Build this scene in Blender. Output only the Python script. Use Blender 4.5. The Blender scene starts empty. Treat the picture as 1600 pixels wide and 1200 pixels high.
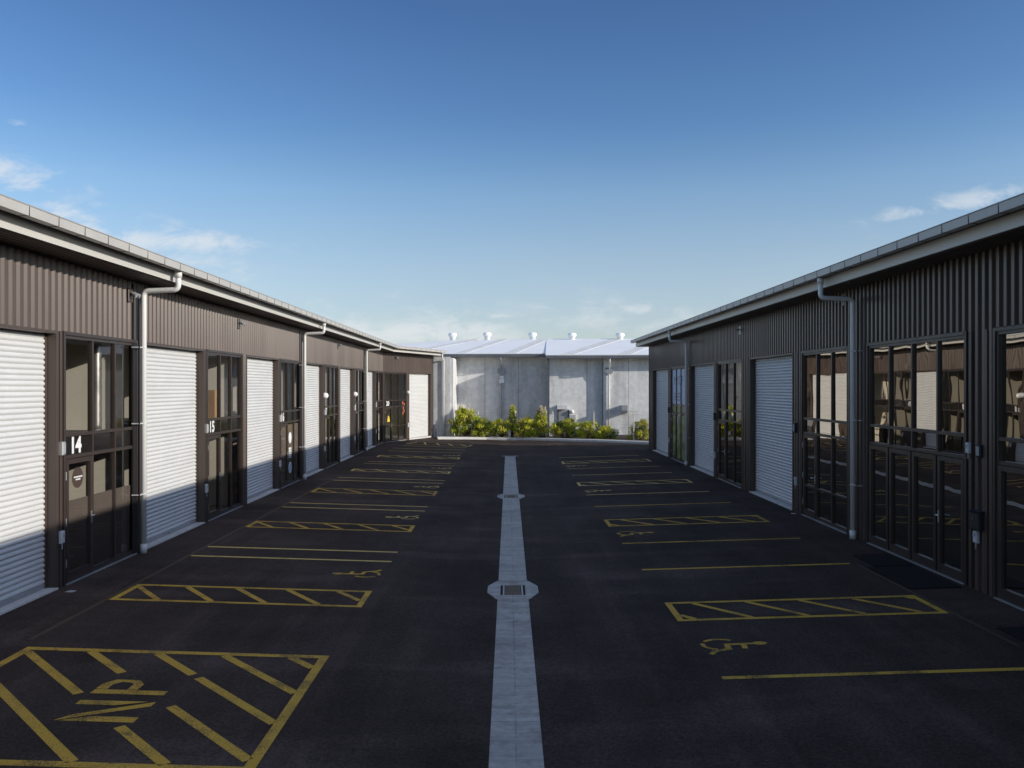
import bpy, bmesh, math, random
from mathutils import Vector
random.seed(11)
SC = bpy.context.scene
COL = SC.collection
F, CX, CY, CAMH = 1300.0, 791.5, 605.0, 3.4     # focal length and vanishing point measured on the 1600 px photograph

# ------------------------------------------------------------------ ground profile
def gz(x):
    """yard falls 3 % from both walls to the centre drain"""
    return 0.03 * (min(abs(x - 0.13), 7.6) - 7.6)

def G(px, py, dz=0.0):
    x = 0.0
    for _ in range(12):
        z = (gz(x) + dz)
        Y = F * (CAMH - z) / (py - CY)
        x = (px - CX) * Y / F
    return x, Y

# ------------------------------------------------------------------ materials
def nt(mat):
    mat.use_nodes = True
    t = mat.node_tree
    return t, t.nodes, t.links, t.nodes['Principled BSDF']

def ramp(N, L, src, p0, p1, c0=(0, 0, 0, 1), c1=(1, 1, 1, 1)):
    r = N.new('ShaderNodeValToRGB')
    r.color_ramp.elements[0].position = p0; r.color_ramp.elements[1].position = p1
    r.color_ramp.elements[0].color = c0; r.color_ramp.elements[1].color = c1
    L.new(src, r.inputs[0])
    return r

def noise(N, L, scale, detail=4, rough=0.55, vec=None, stretch=None):
    n = N.new('ShaderNodeTexNoise')
    n.inputs['Scale'].default_value = scale; n.inputs['Detail'].default_value = detail
    n.inputs['Roughness'].default_value = rough
    if vec is None:
        g = N.new('ShaderNodeNewGeometry'); vec = g.outputs['Position']
    if stretch:
        m = N.new('ShaderNodeVectorMath'); m.operation = 'MULTIPLY'
        m.inputs[1].default_value = stretch; L.new(vec, m.inputs[0]); vec = m.outputs[0]
    L.new(vec, n.inputs['Vector'])
    return n

def mixc(N, L, fac, a, b, mode='MIX'):
    m = N.new('ShaderNodeMix'); m.data_type = 'RGBA'; m.blend_type = mode
    for sock, val in ((m.inputs[0], fac), (m.inputs[6], a), (m.inputs[7], b)):
        if hasattr(val, 'links') or hasattr(val, 'is_linked'):
            L.new(val, sock)
        else:
            sock.default_value = val
    return m.outputs[2]

def c4(c): return (c[0], c[1], c[2], 1.0)

def mat(name, col, rough=0.5, metal=0.0, spec=0.5, var=0.12, scale=1.5, stretch=None, fine=0.06, fine_scale=40, bump=0.0, bump_scale=60):
    m = bpy.data.materials.new(name)
    t, N, L, P = nt(m)
    n1 = noise(N, L, scale, 5, 0.6, stretch=stretch)
    n2 = noise(N, L, fine_scale, 3, 0.6)
    lo = c4([x * (1 - var) for x in col]); hi = c4([x * (1 + var) for x in col])
    r = ramp(N, L, n1.outputs[0], 0.32, 0.68, lo, hi)
    r2 = ramp(N, L, n2.outputs[0], 0.3, 0.7, c4([1 - fine] * 3), c4([1 + fine] * 3))
    o = mixc(N, L, 1.0, r.outputs[0], r2.outputs[0], 'MULTIPLY')
    L.new(o, P.inputs['Base Color'])
    rr = ramp(N, L, n1.outputs[0], 0.3, 0.7, c4([max(0, rough - 0.06)] * 3), c4([min(1, rough + 0.06)] * 3))
    L.new(rr.outputs[0], P.inputs['Roughness'])
    P.inputs['Metallic'].default_value = metal
    P.inputs['Specular IOR Level'].default_value = spec
    if bump:
        nb = noise(N, L, bump_scale, 4, 0.6)
        b = N.new('ShaderNodeBump'); b.inputs['Strength'].default_value = bump; b.inputs['Distance'].default_value = 0.01
        L.new(nb.outputs[0], b.inputs['Height']); L.new(b.outputs[0], P.inputs['Normal'])
    return m

def asphalt_colour(N, L):
    big = noise(N, L, 0.35, 7, 0.68)
    streak = noise(N, L, 0.9, 5, 0.6, stretch=(1.0, 0.22, 1.0))
    grain = noise(N, L, 150, 3, 0.7)
    spk = noise(N, L, 48, 2, 0.5); mot = noise(N, L, 26, 4, 0.8)
    a = ramp(N, L, big.outputs[0], 0.36, 0.64, (0.0370, 0.0270, 0.0235, 1), (0.0640, 0.0480, 0.0420, 1))
    s = ramp(N, L, streak.outputs[0], 0.36, 0.72, (0.86, 0.86, 0.87, 1), (1.22, 1.22, 1.24, 1))
    g = ramp(N, L, grain.outputs[0], 0.28, 0.74, (0.55, 0.55, 0.55, 1), (1.5, 1.5, 1.5, 1))
    k = ramp(N, L, spk.outputs[0], 0.66, 0.76, (1, 1, 1, 1), (1.9, 1.85, 1.8, 1))
    o = mixc(N, L, 1.0, a.outputs[0], s.outputs[0], 'MULTIPLY')
    o = mixc(N, L, 1.0, o, g.outputs[0], 'MULTIPLY')
    o = mixc(N, L, 1.0, o, k.outputs[0], 'MULTIPLY')
    mm = ramp(N, L, mot.outputs[0], 0.36, 0.64, (0.62, 0.62, 0.62, 1), (1.42, 1.4, 1.38, 1))
    o = mixc(N, L, 1.0, o, mm.outputs[0], 'MULTIPLY')
    return o, grain

def asphalt():
    m = bpy.data.materials.new('asphalt'); t, N, L, P = nt(m)
    o, grain = asphalt_colour(N, L)
    # long pale drag marks and oil stains
    arc = noise(N, L, 0.55, 3, 0.5, stretch=(0.35, 1.6, 1.0))
    ar = ramp(N, L, arc.outputs[0], 0.54, 0.74, (1, 1, 1, 1), (1.75, 1.72, 1.75, 1))
    o = mixc(N, L, 0.9, o, ar.outputs[0], 'MULTIPLY')
    tr_ = noise(N, L, 2.2, 4, 0.6, stretch=(1.0, 0.06, 1.0)); tq = ramp(N, L, tr_.outputs[0], 0.52, 0.72, (1, 1, 1, 1), (1.3, 1.28, 1.28, 1))
    o = mixc(N, L, 1.0, o, tq.outputs[0], 'MULTIPLY')
    st = noise(N, L, 0.8, 2, 0.4)
    sr = ramp(N, L, st.outputs[0], 0.70, 0.80, (1, 1, 1, 1), (0.6, 0.6, 0.6, 1))
    o = mixc(N, L, 1.0, o, sr.outputs[0], 'MULTIPLY')
    L.new(o, P.inputs['Base Color'])
    P.inputs['Roughness'].default_value = 0.88
    P.inputs['Specular IOR Level'].default_value = 0.12
    b = N.new('ShaderNodeBump'); b.inputs['Strength'].default_value = 0.5; b.inputs['Distance'].default_value = 0.008
    L.new(grain.outputs[0], b.inputs['Height']); L.new(b.outputs[0], P.inputs['Normal'])
    return m

def paint(name, col, cover):
    """road paint worn through to the asphalt in fine speckles"""
    m = bpy.data.materials.new(name); t, N, L, P = nt(m)
    a, grain = asphalt_colour(N, L)
    wear = noise(N, L, 60, 5, 0.8)
    patch = noise(N, L, 2.3, 3, 0.6)
    mx = N.new('ShaderNodeMath'); mx.operation = 'MULTIPLY_ADD'
    mx.inputs[1].default_value = 0.55
    L.new(patch.outputs[0], mx.inputs[0]); L.new(wear.outputs[0], mx.inputs[2])
    r = ramp(N, L, mx.outputs[0], cover, cover + 0.16, (1, 1, 1, 1), (0.12, 0.12, 0.12, 1))
    tone = ramp(N, L, patch.outputs[0], 0.3, 0.7, c4([x * 0.82 for x in col]), c4([x * 1.12 for x in col]))
    o = mixc(N, L, r.outputs[0], a, tone.outputs[0])
    L.new(o, P.inputs['Base Color'])
    P.inputs['Roughness'].default_value = 0.75
    P.inputs['Specular IOR Level'].default_value = 0.2
    b = N.new('ShaderNodeBump'); b.inputs['Strength'].default_value = 0.35; b.inputs['Distance'].default_value = 0.006
    L.new(grain.outputs[0], b.inputs['Height']); L.new(b.outputs[0], P.inputs['Normal'])
    return m

def concrete(name, col, cast=0.3, stain=True, spec=0.3):
    m = bpy.data.materials.new(name); t, N, L, P = nt(m)
    n1 = noise(N, L, 0.5, 6, 0.62); n2 = noise(N, L, 3.2, 6, 0.68); n3 = noise(N, L, 60, 3, 0.6)
    drip = noise(N, L, 1.1, 5, 0.6, stretch=(1, 1, 0.16))
    a = ramp(N, L, n1.outputs[0], 0.3, 0.7, c4([x * (1 - cast) for x in col]), c4([x * (1 + cast * 0.6) for x in col]))
    b = ramp(N, L, n2.outputs[0], 0.3, 0.7, (0.84, 0.84, 0.85, 1), (1.12, 1.12, 1.11, 1))
    g = ramp(N, L, n3.outputs[0], 0.3, 0.7, (0.9, 0.9, 0.9, 1), (1.1, 1.1, 1.1, 1))
    o = mixc(N, L, 1.0, a.outputs[0], b.outputs[0], 'MULTIPLY')
    o = mixc(N, L, 1.0, o, g.outputs[0], 'MULTIPLY')
    if stain:
        d = ramp(N, L, drip.outputs[0], 0.34, 0.56, (0.76, 0.76, 0.76, 1), (1.03, 1.03, 1.03, 1))
        o = mixc(N, L, 1.0, o, d.outputs[0], 'MULTIPLY')
    L.new(o, P.inputs['Base Color']); P.inputs['Roughness'].default_value = 0.85
    P.inputs['Specular IOR Level'].default_value = spec
    bb = N.new('ShaderNodeBump'); bb.inputs['Strength'].default_value = 0.3; bb.inputs['Distance'].default_value = 0.01
    L.new(n3.outputs[0], bb.inputs['Height']); L.new(bb.outputs[0], P.inputs['Normal'])
    return m

def drain_concrete():
    m = bpy.data.materials.new('drain_concrete'); t, N, L, P = nt(m)
    n1 = noise(N, L, 0.7, 6, 0.62); n2 = noise(N, L, 9, 6, 0.7); n3 = noise(N, L, 120, 3, 0.6)
    cross = noise(N, L, 1.0, 5, 0.65, stretch=(0.4, 7.0, 1))
    a = ramp(N, L, n1.outputs[0], 0.3, 0.7, (0.40, 0.385, 0.37, 1), (0.52, 0.50, 0.48, 1))
    b = ramp(N, L, n2.outputs[0], 0.3, 0.7, (0.8, 0.8, 0.8, 1), (1.14, 1.14, 1.13, 1))
    g = ramp(N, L, n3.outputs[0], 0.3, 0.7, (0.85, 0.85, 0.85, 1), (1.15, 1.15, 1.15, 1))
    c = ramp(N, L, cross.outputs[0], 0.33, 0.62, (0.78, 0.78, 0.79, 1), (1.08, 1.08, 1.08, 1))
    o = a.outputs[0]
    sp = noise(N, L, 1.6, 6, 0.7); s_ = ramp(N, L, sp.outputs[0], 0.50, 0.70, (1, 1, 1, 1), (0.62, 0.58, 0.53, 1))
    for k in (b, g, c, s_):
        o = mixc(N, L, 1.0, o, k.outputs[0], 'MULTIPLY')
    # dirt line where the water runs, broken up
    geo = N.new('ShaderNodeNewGeometry'); sx = N.new('ShaderNodeSeparateXYZ'); L.new(geo.outputs['Position'], sx.inputs[0])
    lin = N.new('ShaderNodeMath'); lin.operation = 'MULTIPLY_ADD'; lin.inputs[1].default_value = -0.0027; lin.inputs[2].default_value = -0.073
    L.new(sx.outputs[1], lin.inputs[0])
    ad = N.new('ShaderNodeMath'); ad.operation = 'ADD'; L.new(sx.outputs[0], ad.inputs[0]); L.new(lin.outputs[0], ad.inputs[1])
    wob = noise(N, L, 3, 4, 0.6)
    w2 = N.new('ShaderNodeMath'); w2.operation = 'MULTIPLY_ADD'; w2.inputs[1].default_value = 0.03; L.new(wob.outputs[0], w2.inputs[0]); L.new(ad.outputs[0], w2.inputs[2])
    w3 = N.new('ShaderNodeMath'); w3.operation = 'SUBTRACT'; w3.inputs[1].default_value = 0.015; L.new(w2.outputs[0], w3.inputs[0])
    ab = N.new('ShaderNodeMath'); ab.operation = 'ABSOLUTE'; L.new(w3.outputs[0], ab.inputs[0])
    rr = ramp(N, L, ab.outputs[0], 0.0015, 0.012, (0.55, 0.54, 0.52, 1), (1, 1, 1, 1))
    brk = noise(N, L, 1.7, 4, 0.6); br = ramp(N, L, brk.outputs[0], 0.42, 0.62)
    o2 = mixc(N, L, 1.0, o, rr.outputs[0], 'MULTIPLY')
    o = mixc(N, L, br.outputs[0], o, o2)
    L.new(o, P.inputs['Base Color']); P.inputs['Roughness'].default_value = 0.8
    bb = N.new('ShaderNodeBump'); bb.inputs['Strength'].default_value = 0.3; bb.inputs['Distance'].default_value = 0.006
    L.new(n3.outputs[0], bb.inputs['Height']); L.new(bb.outputs[0], P.inputs['Normal'])
    return m

def glass(name, tint, ior=1.7, warp=0.0, warp_scale=0.8, refl=(0.92, 0.93, 0.95)):
    m = bpy.data.materials.new(name); m.use_nodes = True
    t = m.node_tree; N = t.nodes; L = t.links
    N.remove(N['Principled BSDF'])
    out = N['Material Output']
    tr = N.new('ShaderNodeBsdfTransparent'); tr.inputs[0].default_value = c4(tint)
    gl = N.new('ShaderNodeBsdfGlossy'); gl.inputs['Roughness'].default_value = 0.01
    gl.inputs['Color'].default_value = c4(refl)
    fr = N.new('ShaderNodeFresnel'); fr.inputs['IOR'].default_value = ior
    if warp:
        n = noise(N, L, warp_scale, 2, 0.4, stretch=(1, 1, 0.6))
        b = N.new('ShaderNodeBump'); b.inputs['Strength'].default_value = warp; b.inputs['Distance'].default_value = 0.02
        L.new(n.outputs[0], b.inputs['Height']); L.new(b.outputs[0], gl.inputs['Normal'])
    mx = N.new('ShaderNodeMixShader')
    L.new(fr.outputs[0], mx.inputs[0]); L.new(tr.outputs[0], mx.inputs[1]); L.new(gl.outputs[0], mx.inputs[2])
    L.new(mx.outputs[0], out.inputs['Surface'])
    return m

def leaf_mat(name, a, b, trans=0.35):
    m = bpy.data.materials.new(name); t, N, L, P = nt(m)
    n = noise(N, L, 2.2, 3, 0.6); n2 = noise(N, L, 14, 2, 0.5)
    r = ramp(N, L, n.outputs[0], 0.35, 0.65, c4(a), c4(b))
    r2 = ramp(N, L, n2.outputs[0], 0.3, 0.7, (0.65, 0.65, 0.65, 1), (1.3, 1.3, 1.3, 1))
    o = mixc(N, L, 1.0, r.outputs[0], r2.outputs[0], 'MULTIPLY')
    L.new(o, P.inputs['Base Color']); P.inputs['Roughness'].default_value = 0.55
    P.inputs['Specular IOR Level'].default_value = 0.3
    tl = N.new('ShaderNodeBsdfTranslucent'); L.new(o, tl.inputs[0])
    mx = N.new('ShaderNodeMixShader'); mx.inputs[0].default_value = trans
    L.new(P.outputs[0], mx.inputs[1]); L.new(tl.outputs[0], mx.inputs[2])
    L.new(mx.outputs[0], N['Material Output'].inputs['Surface'])
    return m

def poster_photo():
    m = bpy.data.materials.new('poster_print'); t, N, L, P = nt(m)
    n = noise(N, L, 2.6, 5, 0.6); n2 = noise(N, L, 1.3, 3, 0.5)
    r = N.new('ShaderNodeValToRGB'); L.new(n.outputs[0], r.inputs[0])
    e = r.color_ramp.elements
    e[0].position = 0.3; e[0].color = (0.03, 0.03, 0.03, 1); e[1].position = 0.7; e[1].color = (0.45, 0.5, 0.55, 1)
    for p, c in ((0.42, (0.10, 0.14, 0.05, 1)), (0.5, (0.25, 0.33, 0.10, 1)), (0.58, (0.3, 0.25, 0.2, 1))):
        k = e.new(p); k.color = c
    L.new(r.outputs[0], P.inputs['Base Color']); P.inputs['Roughness'].default_value = 0.35
    return m

MT = {}
BROWN = (0.095, 0.070, 0.059)
MT['asphalt'] = asphalt()
MT['yellow'] = paint('yellow_road_paint', (0.72, 0.44, 0.065), 0.735)
MT['sheen_yellow'] = paint('sheen_yellow_road_paint', (0.78, 0.56, 0.19), 0.80)  # pale low-angle sheen of the far markings, put into the paint colour
MT['faded'] = paint('faded_road_paint', (0.10, 0.08, 0.045), 0.70)
MT['drain'] = drain_concrete()
MT['kerb'] = concrete('kerb_concrete', (0.64, 0.63, 0.60), 0.12, False)
MT['tilt'] = concrete('tilt_panel_concrete', (0.80, 0.80, 0.785), 0.05)
MT['tilt_dark'] = concrete('tilt_panel_concrete_grey', (0.74, 0.74, 0.735), 0.07)
MT['pale_wall'] = concrete('pale_painted_concrete', (0.62, 0.62, 0.61), 0.08)
MT['clad'] = mat('brown_ribbed_steel', BROWN, 0.33, 0.0, 0.5, 0.07, 0.7, (1, 1, 0.25), 0.04, 30)
MT['trim'] = mat('brown_flashing', (0.074, 0.054, 0.045), 0.4, 0.0, 0.5, 0.06, 1.1, None, 0.04, 40)
MT['frame'] = mat('bronze_window_frame', (0.048, 0.036, 0.031), 0.36, 0.0, 0.5, 0.05, 2, None, 0.03, 50)
MT['roller'] = mat('white_roller_steel', (0.64, 0.645, 0.64), 0.36, 0.0, 0.5, 0.035, 0.9, (1, 1, 2.5), 0.03, 18)
m_ = MT['roller']; t_, N_, L_, P_ = nt(m_)
n_ = noise(N_, L_, 2.0, 3, 0.5); b_ = N_.new('ShaderNodeBump'); b_.inputs['Strength'].default_value = 0.12; b_.inputs['Distance'].default_value = 0.03
L_.new(n_.outputs[0], b_.inputs['Height']); L_.new(b_.outputs[0], P_.inputs['Normal'])
MT['rail'] = mat('aluminium_rail', (0.38, 0.38, 0.38), 0.4, 0.3, 0.5, 0.1, 3)
MT['pipe'] = mat('white_pvc', (0.74, 0.74, 0.72), 0.33, 0.0, 0.5, 0.04, 1.6, (1, 1, 0.4), 0.03)
MT['fascia'] = mat('pale_fascia_steel', (0.56, 0.545, 0.51), 0.4, 0.0, 0.5, 0.05, 0.8, (1, 0.3, 1))
MT['gutter'] = mat('grey_gutter_steel', (0.44, 0.425, 0.40), 0.4, 0.0, 0.5, 0.05, 1.2, None, 0.04, 25)
MT['seam'] = mat('dark_seam', (0.05, 0.045, 0.042), 0.7)
MT['soffit'] = mat('brown_soffit', (0.085, 0.066, 0.056), 0.55, 0.0, 0.4, 0.08, 1.2)
MT['roof'] = mat('white_roof_steel', (0.94, 0.94, 0.93), 0.6, 0.0, 0.06, 0.02, 0.5)
MT['roof_sheet'] = mat('grey_roof_steel', (0.4, 0.4, 0.39), 0.4)
MT['skylight'] = mat('translucent_roof_sheet', (0.80, 0.78, 0.75), 0.6, 0, 0.06)
MT['dark_gutter'] = mat('dark_grey_gutter', (0.13, 0.14, 0.155), 0.45, 0.0, 0.5, 0.12, 1.5)
MT['black'] = mat('black_plastic', (0.018, 0.018, 0.019), 0.5)
MT['spandrel'] = mat('dark_spandrel_glass', (0.018, 0.016, 0.015), 0.07, 0.0, 0.5, 0.03, 1)
MT['steel'] = mat('brushed_steel', (0.6, 0.6, 0.6), 0.3, 0.85)
MT['plastic'] = mat('white_plastic', (0.56, 0.57, 0.58), 0.4)
MT['grey_plastic'] = mat('grey_plastic', (0.33, 0.35, 0.37), 0.45)
MT['lamp_glass'] = mat('opal_lamp_glass', (0.85, 0.85, 0.83), 0.25)
MT['number'] = mat('white_vinyl', (0.78, 0.78, 0.77), 0.45)
MT['brown_vinyl'] = mat('brown_vinyl', (0.075, 0.05, 0.042), 0.4)
MT['blue_vinyl'] = mat('blue_vinyl', (0.35, 0.5, 0.7), 0.4)
MT['film'] = mat('grey_window_film', (0.135, 0.115, 0.108), 0.22, 0, 0.5, 0.08, 2.0)
MT['brown_film'] = mat('brown_window_film', (0.20, 0.165, 0.148), 0.28, 0, 0.5, 0.06, 2.0)
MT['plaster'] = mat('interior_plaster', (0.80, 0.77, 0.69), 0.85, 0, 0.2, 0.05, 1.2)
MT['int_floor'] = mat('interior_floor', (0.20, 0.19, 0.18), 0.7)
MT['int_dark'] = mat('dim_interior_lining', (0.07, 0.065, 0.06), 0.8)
MT['slab'] = mat('mezzanine_edge', (0.09, 0.075, 0.065), 0.6)
MT['card'] = mat('cardboard', (0.42, 0.26, 0.13), 0.8, 0, 0.2, 0.08, 5)
MT['tape'] = mat('packing_tape', (0.5, 0.38, 0.22), 0.3)
MT['rubber'] = mat('black_rubber', (0.012, 0.012, 0.012), 0.85, 0, 0.2, 0.25, 20)
MT['verge'] = concrete('verge_gravel', (0.22, 0.19, 0.15), 0.3, False)
MT['poster_blue'] = mat('poster_sky_blue', (0.48, 0.58, 0.74), 0.35)
MT['poster_ink'] = mat('poster_grey_ink', (0.10, 0.14, 0.20), 0.4)
MT['poster_photo'] = poster_photo()
MT['yellow_sign'] = mat('yellow_sign', (0.75, 0.55, 0.06), 0.4)
MT['red_sticker'] = mat('orange_red_sticker', (0.42, 0.12, 0.05), 0.4)
MT['galv'] = mat('galvanised_steel', (0.62, 0.62, 0.6), 0.45, 0.2)
MT['wire'] = mat('galvanised_wire', (0.5, 0.5, 0.49), 0.5, 0.2)
MT['bark'] = mat('shrub_bark', (0.11, 0.075, 0.045), 0.9)
MT['leaf_lit'] = leaf_mat('sunlit_yellow_green_leaf', (0.62, 0.62, 0.05), (0.95, 0.88, 0.12))  # sunlit tone of the foliage put into the leaf colour
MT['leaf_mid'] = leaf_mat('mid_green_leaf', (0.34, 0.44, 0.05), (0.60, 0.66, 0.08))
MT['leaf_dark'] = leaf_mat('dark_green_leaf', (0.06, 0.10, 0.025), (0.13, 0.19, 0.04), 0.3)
MT['leaf_dry'] = leaf_mat('dry_leaf', (0.42, 0.36, 0.10), (0.6, 0.52, 0.18))
MT['plume'] = leaf_mat('pale_flower', (0.62, 0.50, 0.44), (0.78, 0.70, 0.64), 0.3)
MT['glass_clear'] = glass('tinted_window_glass', (0.90, 0.89, 0.86), 1.45, 0.10, 0.7)
MT['glass_dark'] = glass('dark_window_glass', (0.22, 0.20, 0.19), 1.6, 0.26, 0.9, (0.44, 0.41, 0.37))
MT['iron'] = mat('grate_iron', (0.20, 0.14, 0.095), 0.7, 0.2, 0.4, 0.3, 12)

# ------------------------------------------------------------------ mesh helpers
ROOTLOC = {}
def ident(u, v, z): return Vector((u, v, z))

class MB:
    def __init__(s, xf=ident):
        s.v = []; s.f = []; s.mi = []; s.xf = xf; s.m = 0
    def pt(s, u, v, z):
        s.v.append(s.xf(u, v, z)); return len(s.v) - 1
    def face(s, idx):
        s.f.append(tuple(idx)); s.mi.append(s.m)
    def quad(s, *p):
        s.face([s.pt(*q) for q in p])
    def box(s, a0, a1, b0, b1, c0, c1):
        i = [s.pt(a, b, c) for a in (a0, a1) for b in (b0, b1) for c in (c0, c1)]
        for q in ((0, 1, 3, 2), (4, 6, 7, 5), (0, 4, 5, 1), (2, 3, 7, 6), (0, 2, 6, 4), (1, 5, 7, 3)):
            s.face([i[k] for k in q])
    def bevel_box(s, a0, a1, b0, b1, c0, c1, r=0.01):
        """box with chamfered front (b1) edges"""
        i = [s.pt(*p) for p in ((a0, b0, c0), (a1, b0, c0), (a1, b0, c1), (a0, b0, c1))]
        j = [s.pt(*p) for p in ((a0, b1 - r, c0), (a1, b1 - r, c0), (a1, b1 - r, c1), (a0, b1 - r, c1))]
        k = [s.pt(*p) for p in ((a0 + r, b1, c0 + r), (a1 - r, b1, c0 + r), (a1 - r, b1, c1 - r), (a0 + r, b1, c1 - r))]
        s.face(i[::-1]); s.face(k)
        for q in range(4):
            w = (q + 1) % 4
            s.face((i[q], i[w], j[w], j[q])); s.face((j[q], j[w], k[w], k[q]))
    def poly(s, pts):
        s.face([s.pt(*p) for p in pts])
    def prism(s, pts, dv):
        """pts: list of 3D local points (planar), dv: offset vector"""
        a = [s.pt(*p) for p in pts]; b = [s.pt(p[0] + dv[0], p[1] + dv[1], p[2] + dv[2]) for p in pts]
        s.face(a[::-1]); s.face(b)
        for q in range(len(a)):
            w = (q + 1) % len(a); s.face((a[q], a[w], b[w], b[q]))
    def tube(s, path, r, n=12, caps=True):
        P = [s.xf(*p) for p in path]
        rad = r if isinstance(r, (list, tuple)) else [r] * len(P)
        rings = []; ref = None
        for k, p in enumerate(P):
            d = (P[min(k + 1, len(P) - 1)] - P[max(k - 1, 0)]).normalized()
            if ref is None:
                ref = Vector((0, 0, 1)) if abs(d.z) < 0.9 else Vector((1, 0, 0))
            a = (ref - d * ref.dot(d)).normalized(); b = d.cross(a); ref = a
            ring = []
            for q in range(n):
                t = 2 * math.pi * q / n
                s.v.append(p + (a * math.cos(t) + b * math.sin(t)) * rad[k]); ring.append(len(s.v) - 1)
            rings.append(ring)
        for k in range(len(rings) - 1):
            for q in range(n):
                w = (q + 1) % n
                s.face((rings[k][q], rings[k][w], rings[k + 1][w], rings[k + 1][q]))
        if caps:
            s.face(rings[0][::-1]); s.face(rings[-1])
    def lathe(s, c, prof, n=24):
        """prof: (radius, height) list round the vertical axis through c"""
        rings = [[s.pt(c[0] + r * math.cos(2 * math.pi * q / n), c[1] + r * math.sin(2 * math.pi * q / n), c[2] + h) for q in range(n)] for r, h in prof]
        for k in range(len(rings) - 1):
            for q in range(n):
                w = (q + 1) % n
                s.face((rings[k][q], rings[k][w], rings[k + 1][w], rings[k + 1][q]))
        s.face(rings[0][::-1]); s.face(rings[-1])
    def disc(s, c, r, dv, n=28, rz=None):
        """flat disc standing in the u,z plane, thickness dv along v"""
        s.prism([(c[0] + r * math.cos(2 * math.pi * q / n), c[1], c[2] + (rz or r) * math.sin(2 * math.pi * q / n)) for q in range(n)], (0, dv, 0))
    def build(s, name, mats, parent=None, smooth=False):
        if not s.v: return None
        me = bpy.data.meshes.new(name)
        if parent is None:
            xs = [p.x for p in s.v]; ys = [p.y for p in s.v]; zs = [p.z for p in s.v]
            L = Vector(((min(xs) + max(xs)) / 2, (min(ys) + max(ys)) / 2, min(zs)))
        else:
            L = ROOTLOC[parent.name]
        me.from_pydata([p - L for p in s.v], [], s.f)
        mats = mats if isinstance(mats, (list, tuple)) else [mats]
        for k in mats: me.materials.append(MT[k])
        me.polygons.foreach_set('material_index', s.mi)
        if smooth:
            me.polygons.foreach_set('use_smooth', [True] * len(me.polygons))
        me.update()
        o = bpy.data.objects.new(name, me); COL.objects.link(o)
        if parent is None: o.location = L
        else: o.parent = parent
        ROOTLOC[o.name] = L
        return o

def fillet(pts, r, n=6):
    out = [Vector(pts[0])]
    for k in range(1, len(pts) - 1):
        p, a, b = Vector(pts[k]), Vector(pts[k - 1]), Vector(pts[k + 1])
        da = (a - p).normalized(); db = (b - p).normalized()
        s, e = p + da * r, p + db * r
        for q in range(n + 1):
            t = q / n
            out.append((s * (1 - t) + p * t) * (1 - t) + (p * (1 - t) + e * t) * t)
    out.append(Vector(pts[-1]))
    return [tuple(p) for p in out]

def root(name, label, cat, loc, group=None):
    o = bpy.data.objects.new(name, None); COL.objects.link(o)
    o.location = loc; o.empty_display_size = 0.3
    ROOTLOC[o.name] = Vector(loc)
    return tag(o, label, cat, group)

def tag(o, label, cat, group=None):
    o['label'] = label; o['category'] = cat
    if group: o['group'] = group
    return o

def struct(o): o['kind'] = 'structure'; return o

def text_mesh(mb, body, size, org, right, up, nrm, bold=0.0, sx=1.0, depth=0.003):
    """lettering laid on a surface: org is the lower left corner of the text"""
    cu = bpy.data.curves.new('lettering', 'FONT'); cu.body = body; cu.size = size
    cu.offset = bold; cu.resolution_u = 4
    ob = bpy.data.objects.new('lettering', cu); COL.objects.link(ob)
    dg = bpy.context.evaluated_depsgraph_get(); dg.update()
    me = bpy.data.meshes.new_from_object(ob.evaluated_get(dg))
    bpy.data.objects.remove(ob); bpy.data.curves.remove(cu)
    org, right, up, nrm = Vector(org), Vector(right), Vector(up), Vector(nrm)
    base = len(mb.v)
    for p in me.vertices:
        mb.v.append(org + right * (p.co.x * sx) + up * p.co.y + nrm * depth)
    for p in me.polygons:
        mb.face([base + i for i in p.vertices])
    bpy.data.meshes.remove(me)

# ------------------------------------------------------------------ light, sky, camera
SUN_A, SUN_E = math.radians(19.5), math.radians(17.75)
to_sun = Vector((math.cos(SUN_A) * math.cos(SUN_E), -math.sin(SUN_A) * math.cos(SUN_E), math.sin(SUN_E)))
ld = bpy.data.lights.new('sun', 'SUN'); ld.energy = 4.0; ld.angle = math.radians(0.5); ld.color = (1.0, 0.93, 0.82)
lo = bpy.data.objects.new('sun', ld); COL.objects.link(lo)
lo.rotation_euler = to_sun.to_track_quat('Z', 'Y').to_euler(); lo.location = to_sun * 200

W = bpy.data.worlds.new('World'); SC.world = W; W.use_nodes = True
N, L = W.node_tree.nodes, W.node_tree.links
bg = N['Background']
sky = N.new('ShaderNodeTexSky'); sky.sky_type = 'NISHITA'; sky.sun_disc = False
sky.sun_elevation = SUN_E; sky.sun_rotation = math.radians(90) + SUN_A
sky.air_density = 1.0; sky.dust_density = 0.6; sky.ozone_density = 3.0; sky.altitude = 50
hs = N.new('ShaderNodeHueSaturation'); hs.inputs['Saturation'].default_value = 1.05
L.new(sky.outputs[0], hs.inputs['Color'])
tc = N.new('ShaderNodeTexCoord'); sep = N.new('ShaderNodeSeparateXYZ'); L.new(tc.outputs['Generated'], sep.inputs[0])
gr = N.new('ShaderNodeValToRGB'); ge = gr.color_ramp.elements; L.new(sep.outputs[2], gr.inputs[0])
GAIN = ((0.0, (1.42, 1.36, 1.42)), (0.08, (1.42, 1.36, 1.42)), (0.145, (1.50, 1.44, 1.46)), (0.225, (1.46, 1.52, 1.56)), (0.31, (1.10, 1.26, 1.47)), (0.42, (0.88, 1.05, 1.32)), (0.49, (2.4, 1.9, 1.75)), (0.58, (3.7, 2.65, 2.15)), (1.0, (3.8, 2.7, 2.15)))  # upper sky boosted, out of view, to brighten the shaded yard
ge[0].position, ge[1].position = GAIN[0][0], GAIN[-1][0]
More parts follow.
